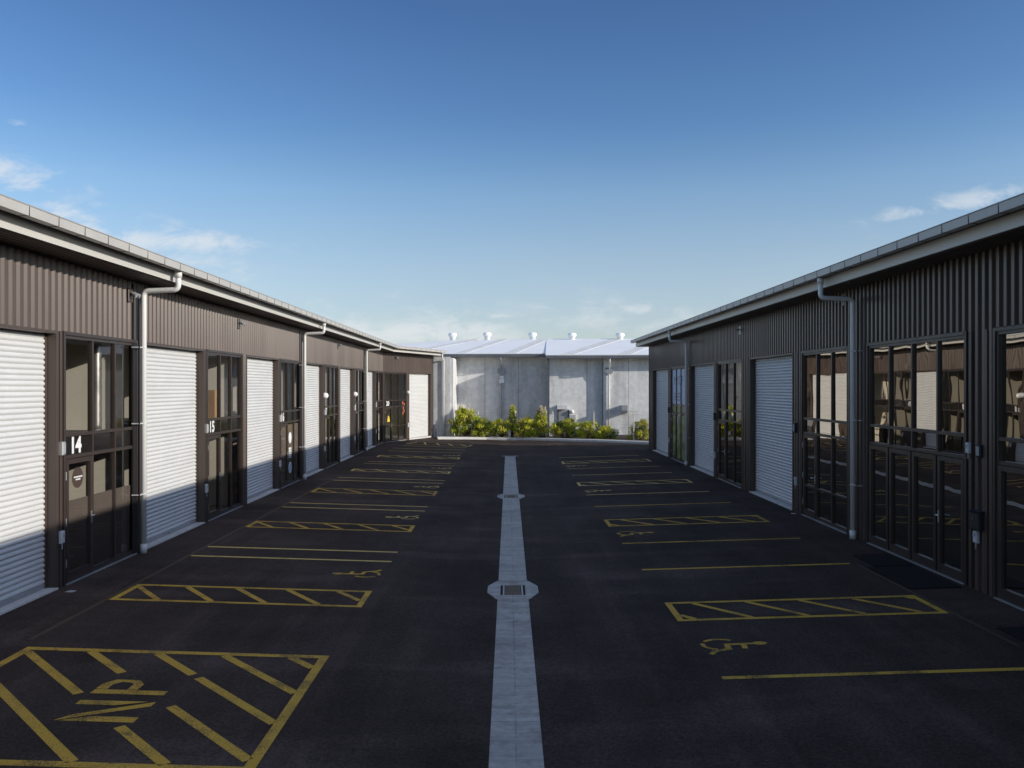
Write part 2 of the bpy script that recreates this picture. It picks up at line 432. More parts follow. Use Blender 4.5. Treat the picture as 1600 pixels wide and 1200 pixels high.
ge[0].color, ge[1].color = [x / 4 for x in GAIN[0][1]] + [1], [x / 4 for x in GAIN[-1][1]] + [1]
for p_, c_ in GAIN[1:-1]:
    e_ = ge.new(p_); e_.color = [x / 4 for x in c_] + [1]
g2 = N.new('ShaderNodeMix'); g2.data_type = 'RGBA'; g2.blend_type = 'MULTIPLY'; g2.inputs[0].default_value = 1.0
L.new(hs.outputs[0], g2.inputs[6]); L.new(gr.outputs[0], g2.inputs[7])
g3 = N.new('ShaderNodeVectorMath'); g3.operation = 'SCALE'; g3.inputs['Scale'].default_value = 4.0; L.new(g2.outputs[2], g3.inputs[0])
def wm(op, a, b=None, c=None):
    m = N.new('ShaderNodeMath'); m.operation = op
    for k, x in enumerate((a, b, c)):
        if x is None: continue
        if isinstance(x, (int, float)): m.inputs[k].default_value = x
        else: L.new(x, m.inputs[k])
    return m.outputs[0]
ysafe = wm('MAXIMUM', sep.outputs[1], 0.05)
qx = wm('DIVIDE', sep.outputs[0], ysafe); qz = wm('DIVIDE', sep.outputs[2], ysafe)
cv = N.new('ShaderNodeCombineXYZ'); L.new(qx, cv.inputs[0]); L.new(wm('MULTIPLY', qz, 2.2), cv.inputs[1])
cn = N.new('ShaderNodeTexNoise'); cn.inputs['Scale'].default_value = 13; cn.inputs['Detail'].default_value = 11; cn.inputs['Roughness'].default_value = 0.66
cn.inputs['Distortion'].default_value = 0.4; L.new(cv.outputs[0], cn.inputs['Vector'])
cn2 = N.new('ShaderNodeTexNoise'); cn2.inputs['Scale'].default_value = 2.4; cn2.inputs['Detail'].default_value = 5; L.new(cv.outputs[0], cn2.inputs['Vector'])
acc = None
# cloud banks of the sky: azimuth (x/y), elevation (z/y), half widths, density, tilt
for px, py, hw, hh, dens, tilt in ((20, 272, 68, 22, 0.88, -0.30), (32, 192, 24, 8, 0.75, -0.1), (120, 345, 60, 22, 0.9, -0.25), (265, 375, 110, 20, 0.95, -0.04),
                             (300, 410, 110, 18, 0.6, -0.1), (1430, 332, 50, 12, 0.82, 0.12), (1520, 314, 90, 14, 0.6, 0.2), (150, 322, 22, 7, 0.6, 0),
                             (640, 520, 170, 22, 1.0, 0), (740, 526, 80, 9, 0.9, 0), (1000, 485, 70, 9, 0.6, 0), (780, 495, 24, 7, 0.7, 0), (560, 500, 150, 30, 0.4, -0.1), (900, 500, 300, 26, 0.45, 0)):
    dx = wm('SUBTRACT', qx, (px - CX) / F); dz = wm('SUBTRACT', qz, (CY - py) / F)
    dz = wm('MULTIPLY_ADD', dx, -tilt, dz)
    dx = wm('MULTIPLY', dx, F / hw / 1.2); dz = wm('MULTIPLY', dz, F / hh / 1.15)
    d2 = wm('ADD', wm('MULTIPLY', dx, dx), wm('MULTIPLY', dz, dz))
    g = wm('MULTIPLY', wm('POWER', 2.718, wm('MULTIPLY', d2, -0.9)), dens)
    acc = g if acc is None else wm('MAXIMUM', acc, g)
cl = wm('MULTIPLY_ADD', cn.outputs[0], 3.4, -1.72)
cl = wm('ADD', cl, acc)
m = N.new('ShaderNodeMapRange'); m.interpolation_type = 'SMOOTHSTEP'
m.inputs['From Min'].default_value = 0.15; m.inputs['From Max'].default_value = 1.0; L.new(cl, m.inputs['Value'])
front = wm('GREATER_THAN', sep.outputs[1], 0.05)
fac = wm('MULTIPLY', wm('MULTIPLY', m.outputs[0], front), wm('MULTIPLY', wm('POWER', acc, 0.5), 0.72))
# thin high veil that whitens the low sky
veil = N.new('ShaderNodeMapRange'); veil.inputs['From Min'].default_value = 0.30; veil.inputs['From Max'].default_value = 0.0
veil.inputs['To Min'].default_value = 0.0; veil.inputs['To Max'].default_value = 0.44; veil.interpolation_type = 'SMOOTHSTEP'
L.new(wm('ABSOLUTE', sep.outputs[2]), veil.inputs['Value'])
vfac = wm('MULTIPLY', veil.outputs[0], wm('MULTIPLY_ADD', cn2.outputs[0], 0.9, 0.5))
mv = N.new('ShaderNodeMix'); mv.data_type = 'RGBA'; L.new(vfac, mv.inputs[0]); L.new(g3.outputs[0], mv.inputs[6]); mv.inputs[7].default_value = (6.6, 7.3, 7.9, 1)
mc = N.new('ShaderNodeMix'); mc.data_type = 'RGBA'; L.new(fac, mc.inputs[0]); L.new(mv.outputs[2], mc.inputs[6]); mc.inputs[7].default_value = (7.8, 8.1, 8.4, 1)
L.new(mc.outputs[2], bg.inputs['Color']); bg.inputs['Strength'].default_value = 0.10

cam = bpy.data.cameras.new('camera'); co = bpy.data.objects.new('camera', cam); COL.objects.link(co)
co.location = (0, 0, CAMH); co.rotation_euler = (math.radians(90), 0, 0)
cam.sensor_width = 36; cam.lens = 36 * F / 1600
cam.shift_x = (800 - CX) / 1600; cam.shift_y = (CY - 600) / 1600; cam.clip_end = 4000
SC.camera = co
SC.view_settings.view_transform = 'Standard'; SC.view_settings.look = 'None'
SC.view_settings.exposure = 0; SC.view_settings.gamma = 1
SC.cycles.max_bounces = 8; SC.cycles.transparent_max_bounces = 12

# ------------------------------------------------------------------ ground, kerb, verge, drain
b = MB()
xs = [-1500, -60, -7.47, -4, 0.13, 4, 7.73, 60, 1500]
ys = [-300, -20, 0, 8, 16, 30, 48, 52, 80, 300, 2500]
idx = {}
for i, x in enumerate(xs):
    for j, y in enumerate(ys):
        idx[i, j] = b.pt(x, y, gz(x))
for i in range(len(xs) - 1):
    for j in range(len(ys) - 1):
        b.face((idx[i, j], idx[i + 1, j], idx[i + 1, j + 1], idx[i, j + 1]))
struct(b.build('ground', 'asphalt'))

kp = [G(px, py) for px, py in ((684, 686.5), (722, 686.6), (760, 686.9), (815, 687.8), (860, 688.9), (930, 691.0), (1015, 694.6), (1060, 697.5))]
kp += [(14, 50.0), (26, 44.0), (40, 38)]
b = MB()
def kerb_row(off, z):
    out = []
    for k, (x, y) in enumerate(kp):
        a = kp[max(k - 1, 0)]; c = kp[min(k + 1, len(kp) - 1)]
        d = Vector((c[0] - a[0], c[1] - a[1], 0)).normalized(); n = Vector((-d.y, d.x, 0))
        out.append((x + n.x * off, y + n.y * off, gz(x) + z))
    return out
prof = [kerb_row(0, -0.05), kerb_row(0.0, 0.06), kerb_row(0.03, 0.13), kerb_row(0.06, 0.15), kerb_row(0.42, 0.16), kerb_row(0.42, -0.05)]
rows = [[b.pt(*p) for p in r] for r in prof]
for a in range(len(rows) - 1):
    for k in range(len(kp) - 1):
        b.face((rows[a][k], rows[a][k + 1], rows[a + 1][k + 1], rows[a + 1][k]))
struct(b.build('kerb', 'kerb'))
b = MB()
back = kerb_row(0.42, 0.14)
for k in range(len(kp) - 1):
    for (o0, o1) in ((0, 1.5), (1.5, 4), (4, 30)):
        p = [back[k], back[k + 1]]
        q = []
        for (o_, i_) in ((o0, 0), (o0, 1), (o1, 1), (o1, 0)):
            x, y, z = p[i_]
            zz = z if o_ == 0 else (z - 0.04 if o_ < 2 else -0.22)
            q.append((x + o_ * 0.25, y + o_, zz))
        b.quad(*q)
struct(b.build('verge', 'verge'))

# drain channel: two concrete slopes with cross joints
def dx_(y): return 0.073 + 0.0027 * y
b = MB()
stations = [-6 + 3.0 * k for k in range(17)]
stations = [y for y in stations if y < 43.3] + [43.3]
PADS = [(14.85, 0.44, 0.66), (27.55, 0.42, 0.62), (43.6, 0.40, 0.2)]
for y0, y1 in zip(stations[:-1], stations[1:]):
    g = 0.003
    segs = [(y0 + g, y1 - g)]
    for (py, hw, hl) in PADS[:2]:
        ns = []
        for s0, s1 in segs:
            if s1 <= py - hl or s0 >= py + hl: ns.append((s0, s1)); continue
            if s0 < py - hl: ns.append((s0, py - hl))
            if s1 > py + hl: ns.append((py + hl, s1))
        segs = ns
    for s0, s1 in segs:
        for sgn in (-1, 1):
            b.poly([(dx_(s0), s0, -0.2215), (dx_(s0) + sgn * 0.265, s0, -0.2125), (dx_(s1) + sgn * 0.265, s1, -0.2125), (dx_(s1), s1, -0.2215)])
            b.poly([(dx_(s0) + sgn * 0.265, s0, -0.2125), (dx_(s0) + sgn * 0.268, s0, -0.25), (dx_(s1) + sgn * 0.268, s1, -0.25), (dx_(s1) + sgn * 0.265, s1, -0.2125)])
struct(b.build('drain_channel', 'drain'))

def grate_pad(py, kind, label):
    cx = dx_(py); hl = 0.66 if kind == 0 else 0.62
    r = root('drain_sump', label, 'drain', (cx, py, -0.22), 'drain sumps along the centre channel')
    b = MB()
    if kind < 2:
        zt = -0.206
        # octagonal pad with a rectangular mouth
        out = [(-0.268, -hl), (0.268, -hl), (0.30, -hl + 0.03), (0.45, -0.22), (0.45, 0.24), (0.30, hl - 0.04), (0.268, hl), (-0.268, hl), (-0.30, hl - 0.04), (-0.45, 0.24), (-0.45, -0.22), (-0.30, -hl + 0.03)]
        inn = [(-0.22, -0.40), (0.22, -0.40), (0.22, 0.34), (-0.22, 0.34)]
        O = [b.pt(cx + x, py + y, zt) for x, y in out]; I = [b.pt(cx + x, py + y, zt - 0.004) for x, y in inn]
        D = [b.pt(cx + x, py + y, zt - 0.22) for x, y in inn]; E = [b.pt(cx + x * 1.004, py + y * 1.004, zt - 0.05) for x, y in out]
        b.face((O[0], O[1], I[1], I[0]))
        b.face((O[1], O[2], O[3], I[1])); b.face((O[3], O[4], I[2], I[1])); b.face((O[4], O[5], O[6], I[2]))
        b.face((O[6], O[7], I[3], I[2])); b.face((O[7], O[8], O[9], I[3])); b.face((O[9], O[10], I[0], I[3])); b.face((O[10], O[11], O[0], I[0]))
        for k in range(4): b.face((I[k], I[(k + 1) % 4], D[(k + 1) % 4], D[k]))
        for k in range(len(O)): b.face((O[k], E[k], E[(k + 1) % len(O)], O[(k + 1) % len(O)]))
        b.build('concrete_pad', 'drain', r)
        g = MB()
        for k in range(9):
            x = cx - 0.125 + k * 0.031
            g.box(x - 0.012, x + 0.012, py - 0.385, py + 0.325, zt - 0.04, zt - 0.014)
        g.box(cx - 0.15, cx + 0.15, py - 0.39, py + 0.33, zt - 0.06, zt - 0.046)
        g.build('grate', 'iron', r)
        for sgn in (-1, 1):
            f = MB(); f.box(cx + sgn * 0.15, cx + sgn * 0.178, py - 0.395, py + 0.335, zt - 0.07, zt - 0.006); f.build('grate_rim', 'rail', r)
    else:
        b.box(cx - 0.42, cx + 0.42, py + 0.08, py + 0.2, -0.25, -0.203)
        b.box(cx - 0.268, cx + 0.268, py - 0.28, py + 0.08, -0.25, -0.208)
        b.build('concrete_pad', 'drain', r)
        g = MB(); g.box(cx - 0.19, cx + 0.19, py - 0.16, py + 0.06, -0.207, -0.2); g.build('grate', 'iron', r)
grate_pad(14.85, 0, 'nearest brown grated sump with an eight-sided concrete pad in the centre channel')
grate_pad(27.55, 1, 'middle grated sump with concrete pad, halfway along the centre channel')
grate_pad(43.5, 2, 'small T-shaped sump at the far end of the concrete channel')

# ------------------------------------------------------------------ painted markings
LW = 0.1
def mpt(x, y, lift=0.004): return (x, y, gz(x) + lift)
def add_line(b, x0, y0, x1, y1, w=LW, lift=0.004, n=10):
    d = Vector((x1 - x0, y1 - y0, 0)); l = d.length; d /= l; nn = Vector((-d.y, d.x, 0)) * w / 2
    st = [0.0]
    while st[-1] < l - 0.001: st.append(min(l, st[-1] + 1.0))
    for a, c in zip(st[:-1], st[1:]):
        p = Vector((x0, y0, 0)) + d * a; q = Vector((x0, y0, 0)) + d * c
        b.poly([mpt(v.x, v.y, lift) for v in (p - nn, q - nn, q + nn, p + nn)])

def line(x0, x1, y, label, group, m='yellow'):
    b = MB(); add_line(b, x0, y, x1, y)
    return tag(b.build('parking_line', m), label, 'road marking', group)

def clip_seg(x0, y0, x1, y1, xa, xb, ya, yb):
    t0, t1 = 0.0, 1.0
    dx, dy = x1 - x0, y1 - y0
    for p, q in ((-dx, x0 - xa), (dx, xb - x0), (-dy, y0 - ya), (dy, yb - y0)):
        if abs(p) < 1e-9:
            if q < 0: return None
        else:
            r = q / p
            if p < 0: t0 = max(t0, r)
            else: t1 = min(t1, r)
    if t0 >= t1: return None
    return x0 + dx * t0, y0 + dy * t0, x0 + dx * t1, y0 + dy * t1

def hatch(xa, xb, ya, yb, first, step, slope, label, group, m='yellow', skip=None, w=LW, name='hatched_bay'):
    """outlined box with diagonal bars; bars run from far left to near right"""
    b = MB(); h = w / 2
    add_line(b, xa, ya + h, xb, ya + h, w); add_line(b, xa, yb - h, xb, yb - h, w)
    add_line(b, xa + h, ya + w, xa + h, yb - w, w); add_line(b, xb - h, ya + w, xb - h, yb - w, w)
    x = first
    while x < xb:
        dy = yb - ya
        s = clip_seg(x, yb - w, x + (dy - 2 * w) * slope, ya + w, xa + w, xb - w, ya + w, yb - w)
        if s and (s[0] - s[2]) ** 2 + (s[1] - s[3]) ** 2 > 0.02:
            parts = [s]
            if skip:
                x0, y0, x1, y1 = s; out = []; n = 60; run = None
                for k in range(n + 1):
                    t = k / n; px, py = x0 + (x1 - x0) * t, y0 + (y1 - y0) * t
                    inside = skip[0] < px < skip[1] and skip[2] < py < skip[3]
                    if not inside:
                        run = [(px, py), (px, py)] if run is None else [run[0], (px, py)]
                    elif run: out.append(run); run = None
                if run: out.append(run)
                parts = [(q[0][0], q[0][1], q[1][0], q[1][1]) for q in out]
            for q in parts: add_line(b, *q, w)
        x += step
    return tag(b.build(name, m), label, 'road marking', group)

def symbol(cx, cy, side, label, group, m='yellow', s=1.0):
    """wheelchair symbol: local a = up the sign, c = to its right"""
    b = MB()
    def P(a, c):
        x = cx + side * a * s; y = cy - side * c * s
        return mpt(x, y, 0.004)
    def strip(pts, w):
        for (a0, c0), (a1, c1) in zip(pts[:-1], pts[1:]):
            d = Vector((a1 - a0, c1 - c0)).normalized(); n = Vector((-d.y, d.x)) * w / 2
            b.poly([P(a0 - n.x, c0 - n.y), P(a1 - n.x, c1 - n.y), P(a1 + n.x, c1 + n.y), P(a0 + n.x, c0 + n.y)])
    b.poly([P(0.365 + 0.105 * math.cos(t * math.pi / 8), -0.04 + 0.075 * math.sin(t * math.pi / 8)) for t in range(16)])      # head
    strip([(0.26, -0.04), (-0.13, -0.02)], 0.075)             # back
    strip([(0.13, 0.005), (0.11, 0.17)], 0.075)               # arm
    strip([(-0.10, 0.02), (-0.11, 0.17)], 0.08)               # thigh
    strip([(-0.075, 0.15), (-0.36, 0.27)], 0.07)              # shin
    strip([(-0.33, 0.27), (-0.40, 0.37)], 0.07)               # foot
    arc = [(-0.17 + 0.25 * math.cos(math.radians(t)), -0.03 + 0.23 * math.sin(math.radians(t))) for t in range(-45, -290, -12)]
    arc = [p for p in arc]
    gap = 9
    strip(arc[:gap], 0.06); strip(arc[gap + 1:18], 0.06)       # wheel, with the stencil bridge
    return tag(b.build('wheelchair_symbol', m), label, 'road marking', group)

XR, XL = -2.34, -6.42
GL, GR = 'painted markings of the left parking row', 'painted markings of the right parking row'
ORD = ['nearest', 'second', 'third', 'fourth', 'fifth', 'sixth']
# left row: no-parking box with NP
hatch(-6.33, XR, 7.66, 11.0, -6.30 - 3 * 0.87, 0.87, 1.0, 'big yellow hatched box with a gap for the NP lettering, bottom left of the yard', GL,
      skip=(-4.84, -3.72, 8.60, 10.12), w=0.115, name='no_parking_box')
b = MB()
# letters, up = towards the left wall (-x), right = away from the camera (+y)
def LP(a, c): return mpt(-4.32 - a, 9.36 + c, 0.004)
def lpoly(b, pts): b.poly([LP(*p) for p in pts])
A0, A1 = -0.42, 0.42
lpoly(b, [(A0, -0.67), (A0, -0.53), (A1 - 0.35, -0.53), (A1 - 0.05, -0.67)])
lpoly(b, [(A1, -0.67), (A1 - 0.12, -0.5), (A0, -0.10), (A0, -0.225)])
lpoly(b, [(A1, -0.225), (A1, -0.10), (A0 + 0.08, -0.10), (A0 + 0.40, -0.225)])
lpoly(b, [(A0, 0.10), (A0, 0.23), (A1, 0.23), (A1, 0.10)])
lpoly(b, [(A1, 0.245), (A1, 0.40), (A1 - 0.13, 0.40), (A1 - 0.13, 0.245)])
lpoly(b, [(A1, 0.40), (A1 - 0.10, 0.55), (A1 - 0.20, 0.48), (A1 - 0.13, 0.40)])
lpoly(b, [(A1 - 0.10, 0.55), (A1 - 0.38, 0.55), (A1 - 0.33, 0.46), (A1 - 0.20, 0.48)])
lpoly(b, [(A1 - 0.38, 0.55), (A1 - 0.48, 0.42), (A1 - 0.36, 0.40), (A1 - 0.33, 0.46)])
lpoly(b, [(A1 - 0.48, 0.42), (A1 - 0.48, 0.245), (A1 - 0.36, 0.245), (A1 - 0.36, 0.40)])
tag(b.build('no_parking_lettering', 'yellow'), 'yellow stencilled letters NP inside the big hatched box', 'road marking', GL)
HL = [(13.42, 14.5), (20.4, 21.35), (27.2, 28.35), (34.1, 35.0), (41.0, 42.0)]
UN = ['before unit 14', 'before unit 15', 'before unit 16', 'before unit 17', 'before unit 18']
for k, (a, c) in enumerate(HL):
    hatch(XL, XR, a, c, XL + 0.03, 0.87, 0.82, 'narrow yellow hatched strip %s, %s along the left row' % (UN[k], ORD[k]), GL, 'yellow' if k < 3 else 'sheen_yellow')
for k, y in enumerate((15.78, 22.62, 29.5, 36.3, 43.1)):
    symbol(-2.83, y, -1, '%s wheelchair symbol of the left row, just beyond the hatched strip %s' % (ORD[k], UN[k]), GL, 'yellow' if k < 1 else 'sheen_yellow', 1.0)
DN = ['between units 14 and 15', 'between units 15 and 16', 'between units 16 and 17', 'between units 17 and 18', 'before unit 19']
for k, (a, c) in enumerate(((16.94, 17.9), (23.84, 24.7), (30.7, 31.65), (37.5, 38.5), (44.9, 46.9))):
    line(XL, XR, a, 'nearer of the two close yellow lines %s in the left row' % DN[k], GL, 'sheen_yellow')
    line(XL, XR, c, 'farther of the two close yellow lines %s in the left row' % DN[k], GL, 'sheen_yellow')
line(-6.1, -2.3, 48.9, 'last single pale line of the left row, short of the far hatched corner', GL, 'sheen_yellow')
b = MB()
q = [(-6.1, 50.6), (-2.3, 49.9), (-2.1, 51.1), (-5.6, 52.6)]
for k in range(4): add_line(b, *q[k], *q[(k + 1) % 4])
for t in (0.12, 0.34, 0.56, 0.78):
    add_line(b, q[3][0] + (q[2][0] - q[3][0]) * t, q[3][1] + (q[2][1] - q[3][1]) * t, q[0][0] + (q[1][0] - q[0][0]) * (t + 0.2), q[0][1] + (q[1][1] - q[0][1]) * (t + 0.2))
tag(b.build('hatched_bay', 'sheen_yellow'), 'farthest hatched strip of the left row, set askew before unit 20', 'road marking', GL)
# right row
RX0, RX1 = 2.60, 6.72
HR = [(12.62, 13.72), (21.2, 22.3), (29.9, 31.0), (38.5, 39.7)]
RN = ['opposite the big folding doors', 'before the third roller door from the right', 'before the glazed door of unit 11', 'before the far poster window']
for k, (a, c) in enumerate(HR):
    hatch(RX0, RX1, a, c, RX0 - 0.42, 0.87, 0.78, '%s narrow yellow hatched strip of the right row, fifth of its bays apart from the wall' % ORD[k] if False else '%s hatched strip in the right-hand parking row' % ORD[k], GR, 'yellow' if k < 2 else 'sheen_yellow')
for k, y in enumerate((11.42, 20.15, 28.4, 37.4)):
    symbol(3.12, y, 1, '%s wheelchair symbol of the right row, on the near side of a hatched strip' % ORD[k], GR, 'yellow' if k < 2 else 'sheen_yellow', 1.0)
RL = [(10.16, 'nearest yellow line of the right row, running out of the frame'), (16.18, 'yellow line of the right row ending at the black doormats'),
      (18.9, 'yellow line of the right row ending near the closest downpipe'), (24.75, 'pale line of the right row before the biggest shaded roller door'),
      (27.4, 'pale line beyond the second right hatched strip, nearer the third symbol'), (33.5, 'pale line just past the third right hatched strip'),
      (36.2, 'pale line before the fourth right wheelchair symbol'), (41.9, 'farthest pale line of the right row')]
for y, lb in RL:
    line(RX0 + 0.03, RX1 - 0.05 if y != 10.16 else 6.9, y, lb, GR, 'yellow' if y < 26 else 'sheen_yellow')
b = MB()
for y0, y1 in ((11.3, 30.5),):
    add_line(b, -6.47, y0, -6.47, y1, 0.07, 0.003)
tag(b.build('faded_line', 'faded'), 'faint worn line joining the wall ends of the left bays', 'road marking', GL)
b = MB()
for y0, y1 in ((11.0, 16.1),):
    add_line(b, 6.78, y0, 6.78, y1, 0.06, 0.003)
tag(b.build('faded_line', 'faded'), 'faint worn dashes at the wall end of the right bays', 'road marking', GR)

# ------------------------------------------------------------------ building kit
def left_xf(u, v, z): return Vector((-7.6 + v, u, z))
def right_xf(u, v, z): return Vector((7.92 - v, u, z))
BA = Vector((-7.6, 51.0, 0)); BB = Vector((-5.15, 57.9, 0)); BD = (BB - BA).normalized(); BN = Vector((BD.y, -BD.x, 0)); BLEN = (BB - BA).length
def bend_xf(u, v, z): return BA + BD * u + BN * v + Vector((0, 0, z))

PER = 0.2
def ribbed(b, u0, u1, z0, z1, per=PER, d=0.038, steep=False):
    pts = []
    k = math.floor(u0 / per) - 1
    raw = []
    while k * per < u1 + per:
        s = k * per
        raw += [(s + 0.085, 0.0), (s + 0.098, d), (s + 0.172, d), (s + 0.185, 0.0)] if steep else [(s + 0.095, 0.0), (s + 0.130, d), (s + 0.160, d), (s + 0.195, 0.0)]
        k += 1
    def val(u):
        for (a, va), (c, vc) in zip(raw[:-1], raw[1:]):
            if a <= u <= c: return va + (vc - va) * (u - a) / (c - a)
        return 0
    pts = [(u0, val(u0))] + [p for p in raw if u0 + 1e-4 < p[0] < u1 - 1e-4] + [(u1, val(u1))]
    lo = [b.pt(u, v, z0) for u, v in pts]; hi = [b.pt(u, v, z1) for u, v in pts]
    for q in range(len(pts) - 1):
        b.face((lo[q], lo[q + 1], hi[q + 1], hi[q]))

def roller(xf, u0, u1, parent, head=4.3, base=0.03):
    b = MB(xf)
    p = 0.0895; z = base + 0.07; rows = []
    prof = ((0.0, 0.0), (0.08, 0.012), (0.20, 0.022), (0.36, 0.030), (0.52, 0.032), (0.68, 0.028), (0.84, 0.017))
    while z < head:
        for t, d in prof:
            rows.append((-0.165 + d, z + t * p))
        z += p
    rows = [r for r in rows if r[1] <= head + 0.02]
    A = [b.pt(u0 + 0.035, v, zz) for v, zz in rows]; B = [b.pt(u1 - 0.035, v, zz) for v, zz in rows]
    for k in range(len(rows) - 1): b.face((A[k], B[k], B[k + 1], A[k + 1]))
    o = b.build('roller_door', 'roller', parent)
    r = MB(xf); r.bevel_box(u0 + 0.04, u1 - 0.04, -0.19, -0.135, base, base + 0.075, 0.01)
    um = (u0 + u1) / 2
    r.bevel_box(um - 0.09, um + 0.09, -0.135, -0.11, base + 0.02, base + 0.05, 0.006)
    r.build('bottom_rail', 'rail', o)
    for a in (u0, u1 - 0.045):
        g = MB(xf); g.box(a, a + 0.045, -0.2, -0.125, base, head); g.build('guide', 'trim', o)
    return o

def opening_trim(xf, u0, u1, parent, head=4.3):
    """flashing lining of a roller door opening"""
    b = MB(xf)
    for a, c in ((u0 - 0.07, u0), (u1, u1 + 0.07)):
        b.box(a, c, -0.24, 0.036, 0.0, head + 0.05)
    b.box(u0, u1, -0.24, 0.036, head, head + 0.05)
    b.build('door_flashing', 'trim', parent)
    s = MB(xf); s.box(u0 - 0.02, u1 + 0.02, -0.26, 0.06, -0.06, 0.03); s.build('door_threshold', 'kerb', parent)

def shopfront(xf, u0, u1, parent, cols, door, gm, rail=True, spandrel=True, mid=None, bifold=False, film=None, hinge_near=True, filmtop=1.42, tilt=0.0):
    """aluminium shopfront: cols = mullion positions; door = (a, c) column of the entry door"""
    T = 4.3; fw = 0.055
    f = MB(xf)
    def bar(a0, a1, z0, z1, v0=-0.075, v1=0.02): f.box(a0, a1, v0, v1, z0, z1)
    f.box(u0 - 0.06, u0, -0.12, 0.045, 0, T + 0.06); f.box(u1, u1 + 0.06, -0.12, 0.045, 0, T + 0.06); f.box(u0, u1, -0.12, 0.05, T, T + 0.06)
    bar(u0, u0 + fw, 0, T); bar(u1 - fw, u1, 0, T); bar(u0 + fw, u1 - fw, T - fw, T, -0.074, 0.018)
    ed = [u0] + list(cols) + [u1]
    for c in cols: bar(c - 0.027, c + 0.027, 0 if not bifold else 2.16, T - fw, -0.073, 0.016)
    for z in (2.16, 2.54):
        for a, c in zip(ed[:-1], ed[1:]):
            bar(a + (fw if a == u0 else 0.027), c - (fw if c == u1 else 0.027), z, z + 0.06, -0.071, 0.014)
    for a, c in zip(ed[:-1], ed[1:]):
        if bifold or (door and abs(a - door[0]) < 1e-6): continue
        aa, cc = a + (fw if a == u0 else 0.027), c - (fw if c == u1 else 0.027)
        bar(aa, cc, 0.0, 0.10, -0.071, 0.014)
        if mid: bar(aa, cc, mid, mid + 0.05, -0.071, 0.014)
    win = f.build('shopfront_window', 'frame', parent)
    g = MB(xf)
    pw = 0.0
    for k, (a, c) in enumerate(zip(ed[:-1], ed[1:])):
        rows = [(2.60, T - fw)]
        if not spandrel: rows.append((2.22, 2.54))
        if not bifold and not (door and abs(a - door[0]) < 1e-6):
            rows += [(0.1, 2.16)]
        for z0, z1 in rows:
            ti = random.uniform(-0.004, 0.004) + tilt; tj = random.uniform(-0.003, 0.003)
            g.quad((a, -0.03 + ti, z0), (c, -0.03 - ti, z0), (c, -0.03 - ti + tj, z1), (a, -0.03 + ti + tj, z1))
    g.build('glass_pane', gm, win)
    if spandrel:
        s = MB(xf)
        for a, c in zip(ed[:-1], ed[1:]):
            s.quad((a, -0.032, 2.2), (c, -0.032, 2.2), (c, -0.032, 2.56), (a, -0.032, 2.56))
        s.build('spandrel_panel', 'spandrel', win)
    if film:
        s = MB(xf)
        for a, c in zip(ed[:-1], ed[1:]):
            if door and abs(a - door[0]) < 1e-6: continue
            s.box(a + 0.02, c - 0.02, -0.045, -0.038, 0.06, filmtop)
        s.build('window_film', film, win)
    leaves = list(zip(ed[:-1], ed[1:])) if bifold else ([door] if door else [])
    for li, (a, c) in enumerate(leaves):
        a0, c0 = a + (fw if a == u0 else 0.029), c - (fw if c == u1 else 0.029)
        d = MB(xf); st = 0.085
        d.box(a0, a0 + st, -0.06, 0.026, 0.02, 2.15); d.box(c0 - st, c0, -0.06, 0.026, 0.02, 2.15)
        d.box(a0 + st, c0 - st, -0.059, 0.024, 2.15 - st, 2.15); d.box(a0 + st, c0 - st, -0.059, 0.024, 0.02, 0.02 + 0.17)
        if mid and not bifold: d.box(a0 + st, c0 - st, -0.057, 0.022, mid, mid + 0.06)
        do = d.build('folding_door_leaf' if bifold else 'entry_door', 'frame', parent)
        q = MB(xf); q.quad((a0 + st - 0.01, -0.02, 0.18), (c0 - st + 0.01, -0.02, 0.18), (c0 - st + 0.01, -0.02, 2.08), (a0 + st - 0.01, -0.02, 2.08)); q.build('door_glass', gm, do)
        if film:
            q = MB(xf); q.box(a0 + st - 0.005, c0 - st + 0.005, -0.035, -0.026, 0.17, filmtop); q.build('door_film', film, do)
        if not bifold or li == 0:
            hu = (c0 - 0.045) if hinge_near else (a0 + 0.045)
            if bifold: hu = c0 - 0.04 if not hinge_near else c0 - 0.04
            sg = -1 if hinge_near else 1
            h = MB(xf)
            h.bevel_box(hu - 0.022, hu + 0.022, 0.026, 0.034, 0.93, 1.15, 0.004)
            h.tube([(hu, 0.03, 1.07), (hu, 0.085, 1.07), (hu + sg * 0.02, 0.085, 1.07), (hu + sg * 0.13, 0.085, 1.07)], 0.011, 8)
            h.build('door_handle', 'steel', do)
            if not bifold:
                xu = a0 - 0.02 if hinge_near else c0 + 0.02
                for zz in (0.3, 1.0, 1.8):
                    hg = MB(xf); hg.tube([(xu, 0.03, zz), (xu, 0.03, zz + 0.14)], 0.013, 8); hg.build('hinge', 'rail', do)
    s = MB(xf); s.box(u0, u1, -0.12, 0.07, -0.06, 0.014); s.build('sill', 'rail', parent)
    return win

def number_on(xf, parent, body, ua, z, size, wall):
    right = (0, 1, 0) if wall == 'L' else ((0, -1, 0) if wall == 'R' else tuple(BD))
    nrm = (1, 0, 0) if wall == 'L' else ((-1, 0, 0) if wall == 'R' else tuple(BN))
    mb = MB(); text_mesh(mb, body, size, xf(ua, -0.028, z), right, (0, 0, 1), nrm, 0.016, 1.0, 0.004)
    return mb.build('unit_number', 'number', parent)

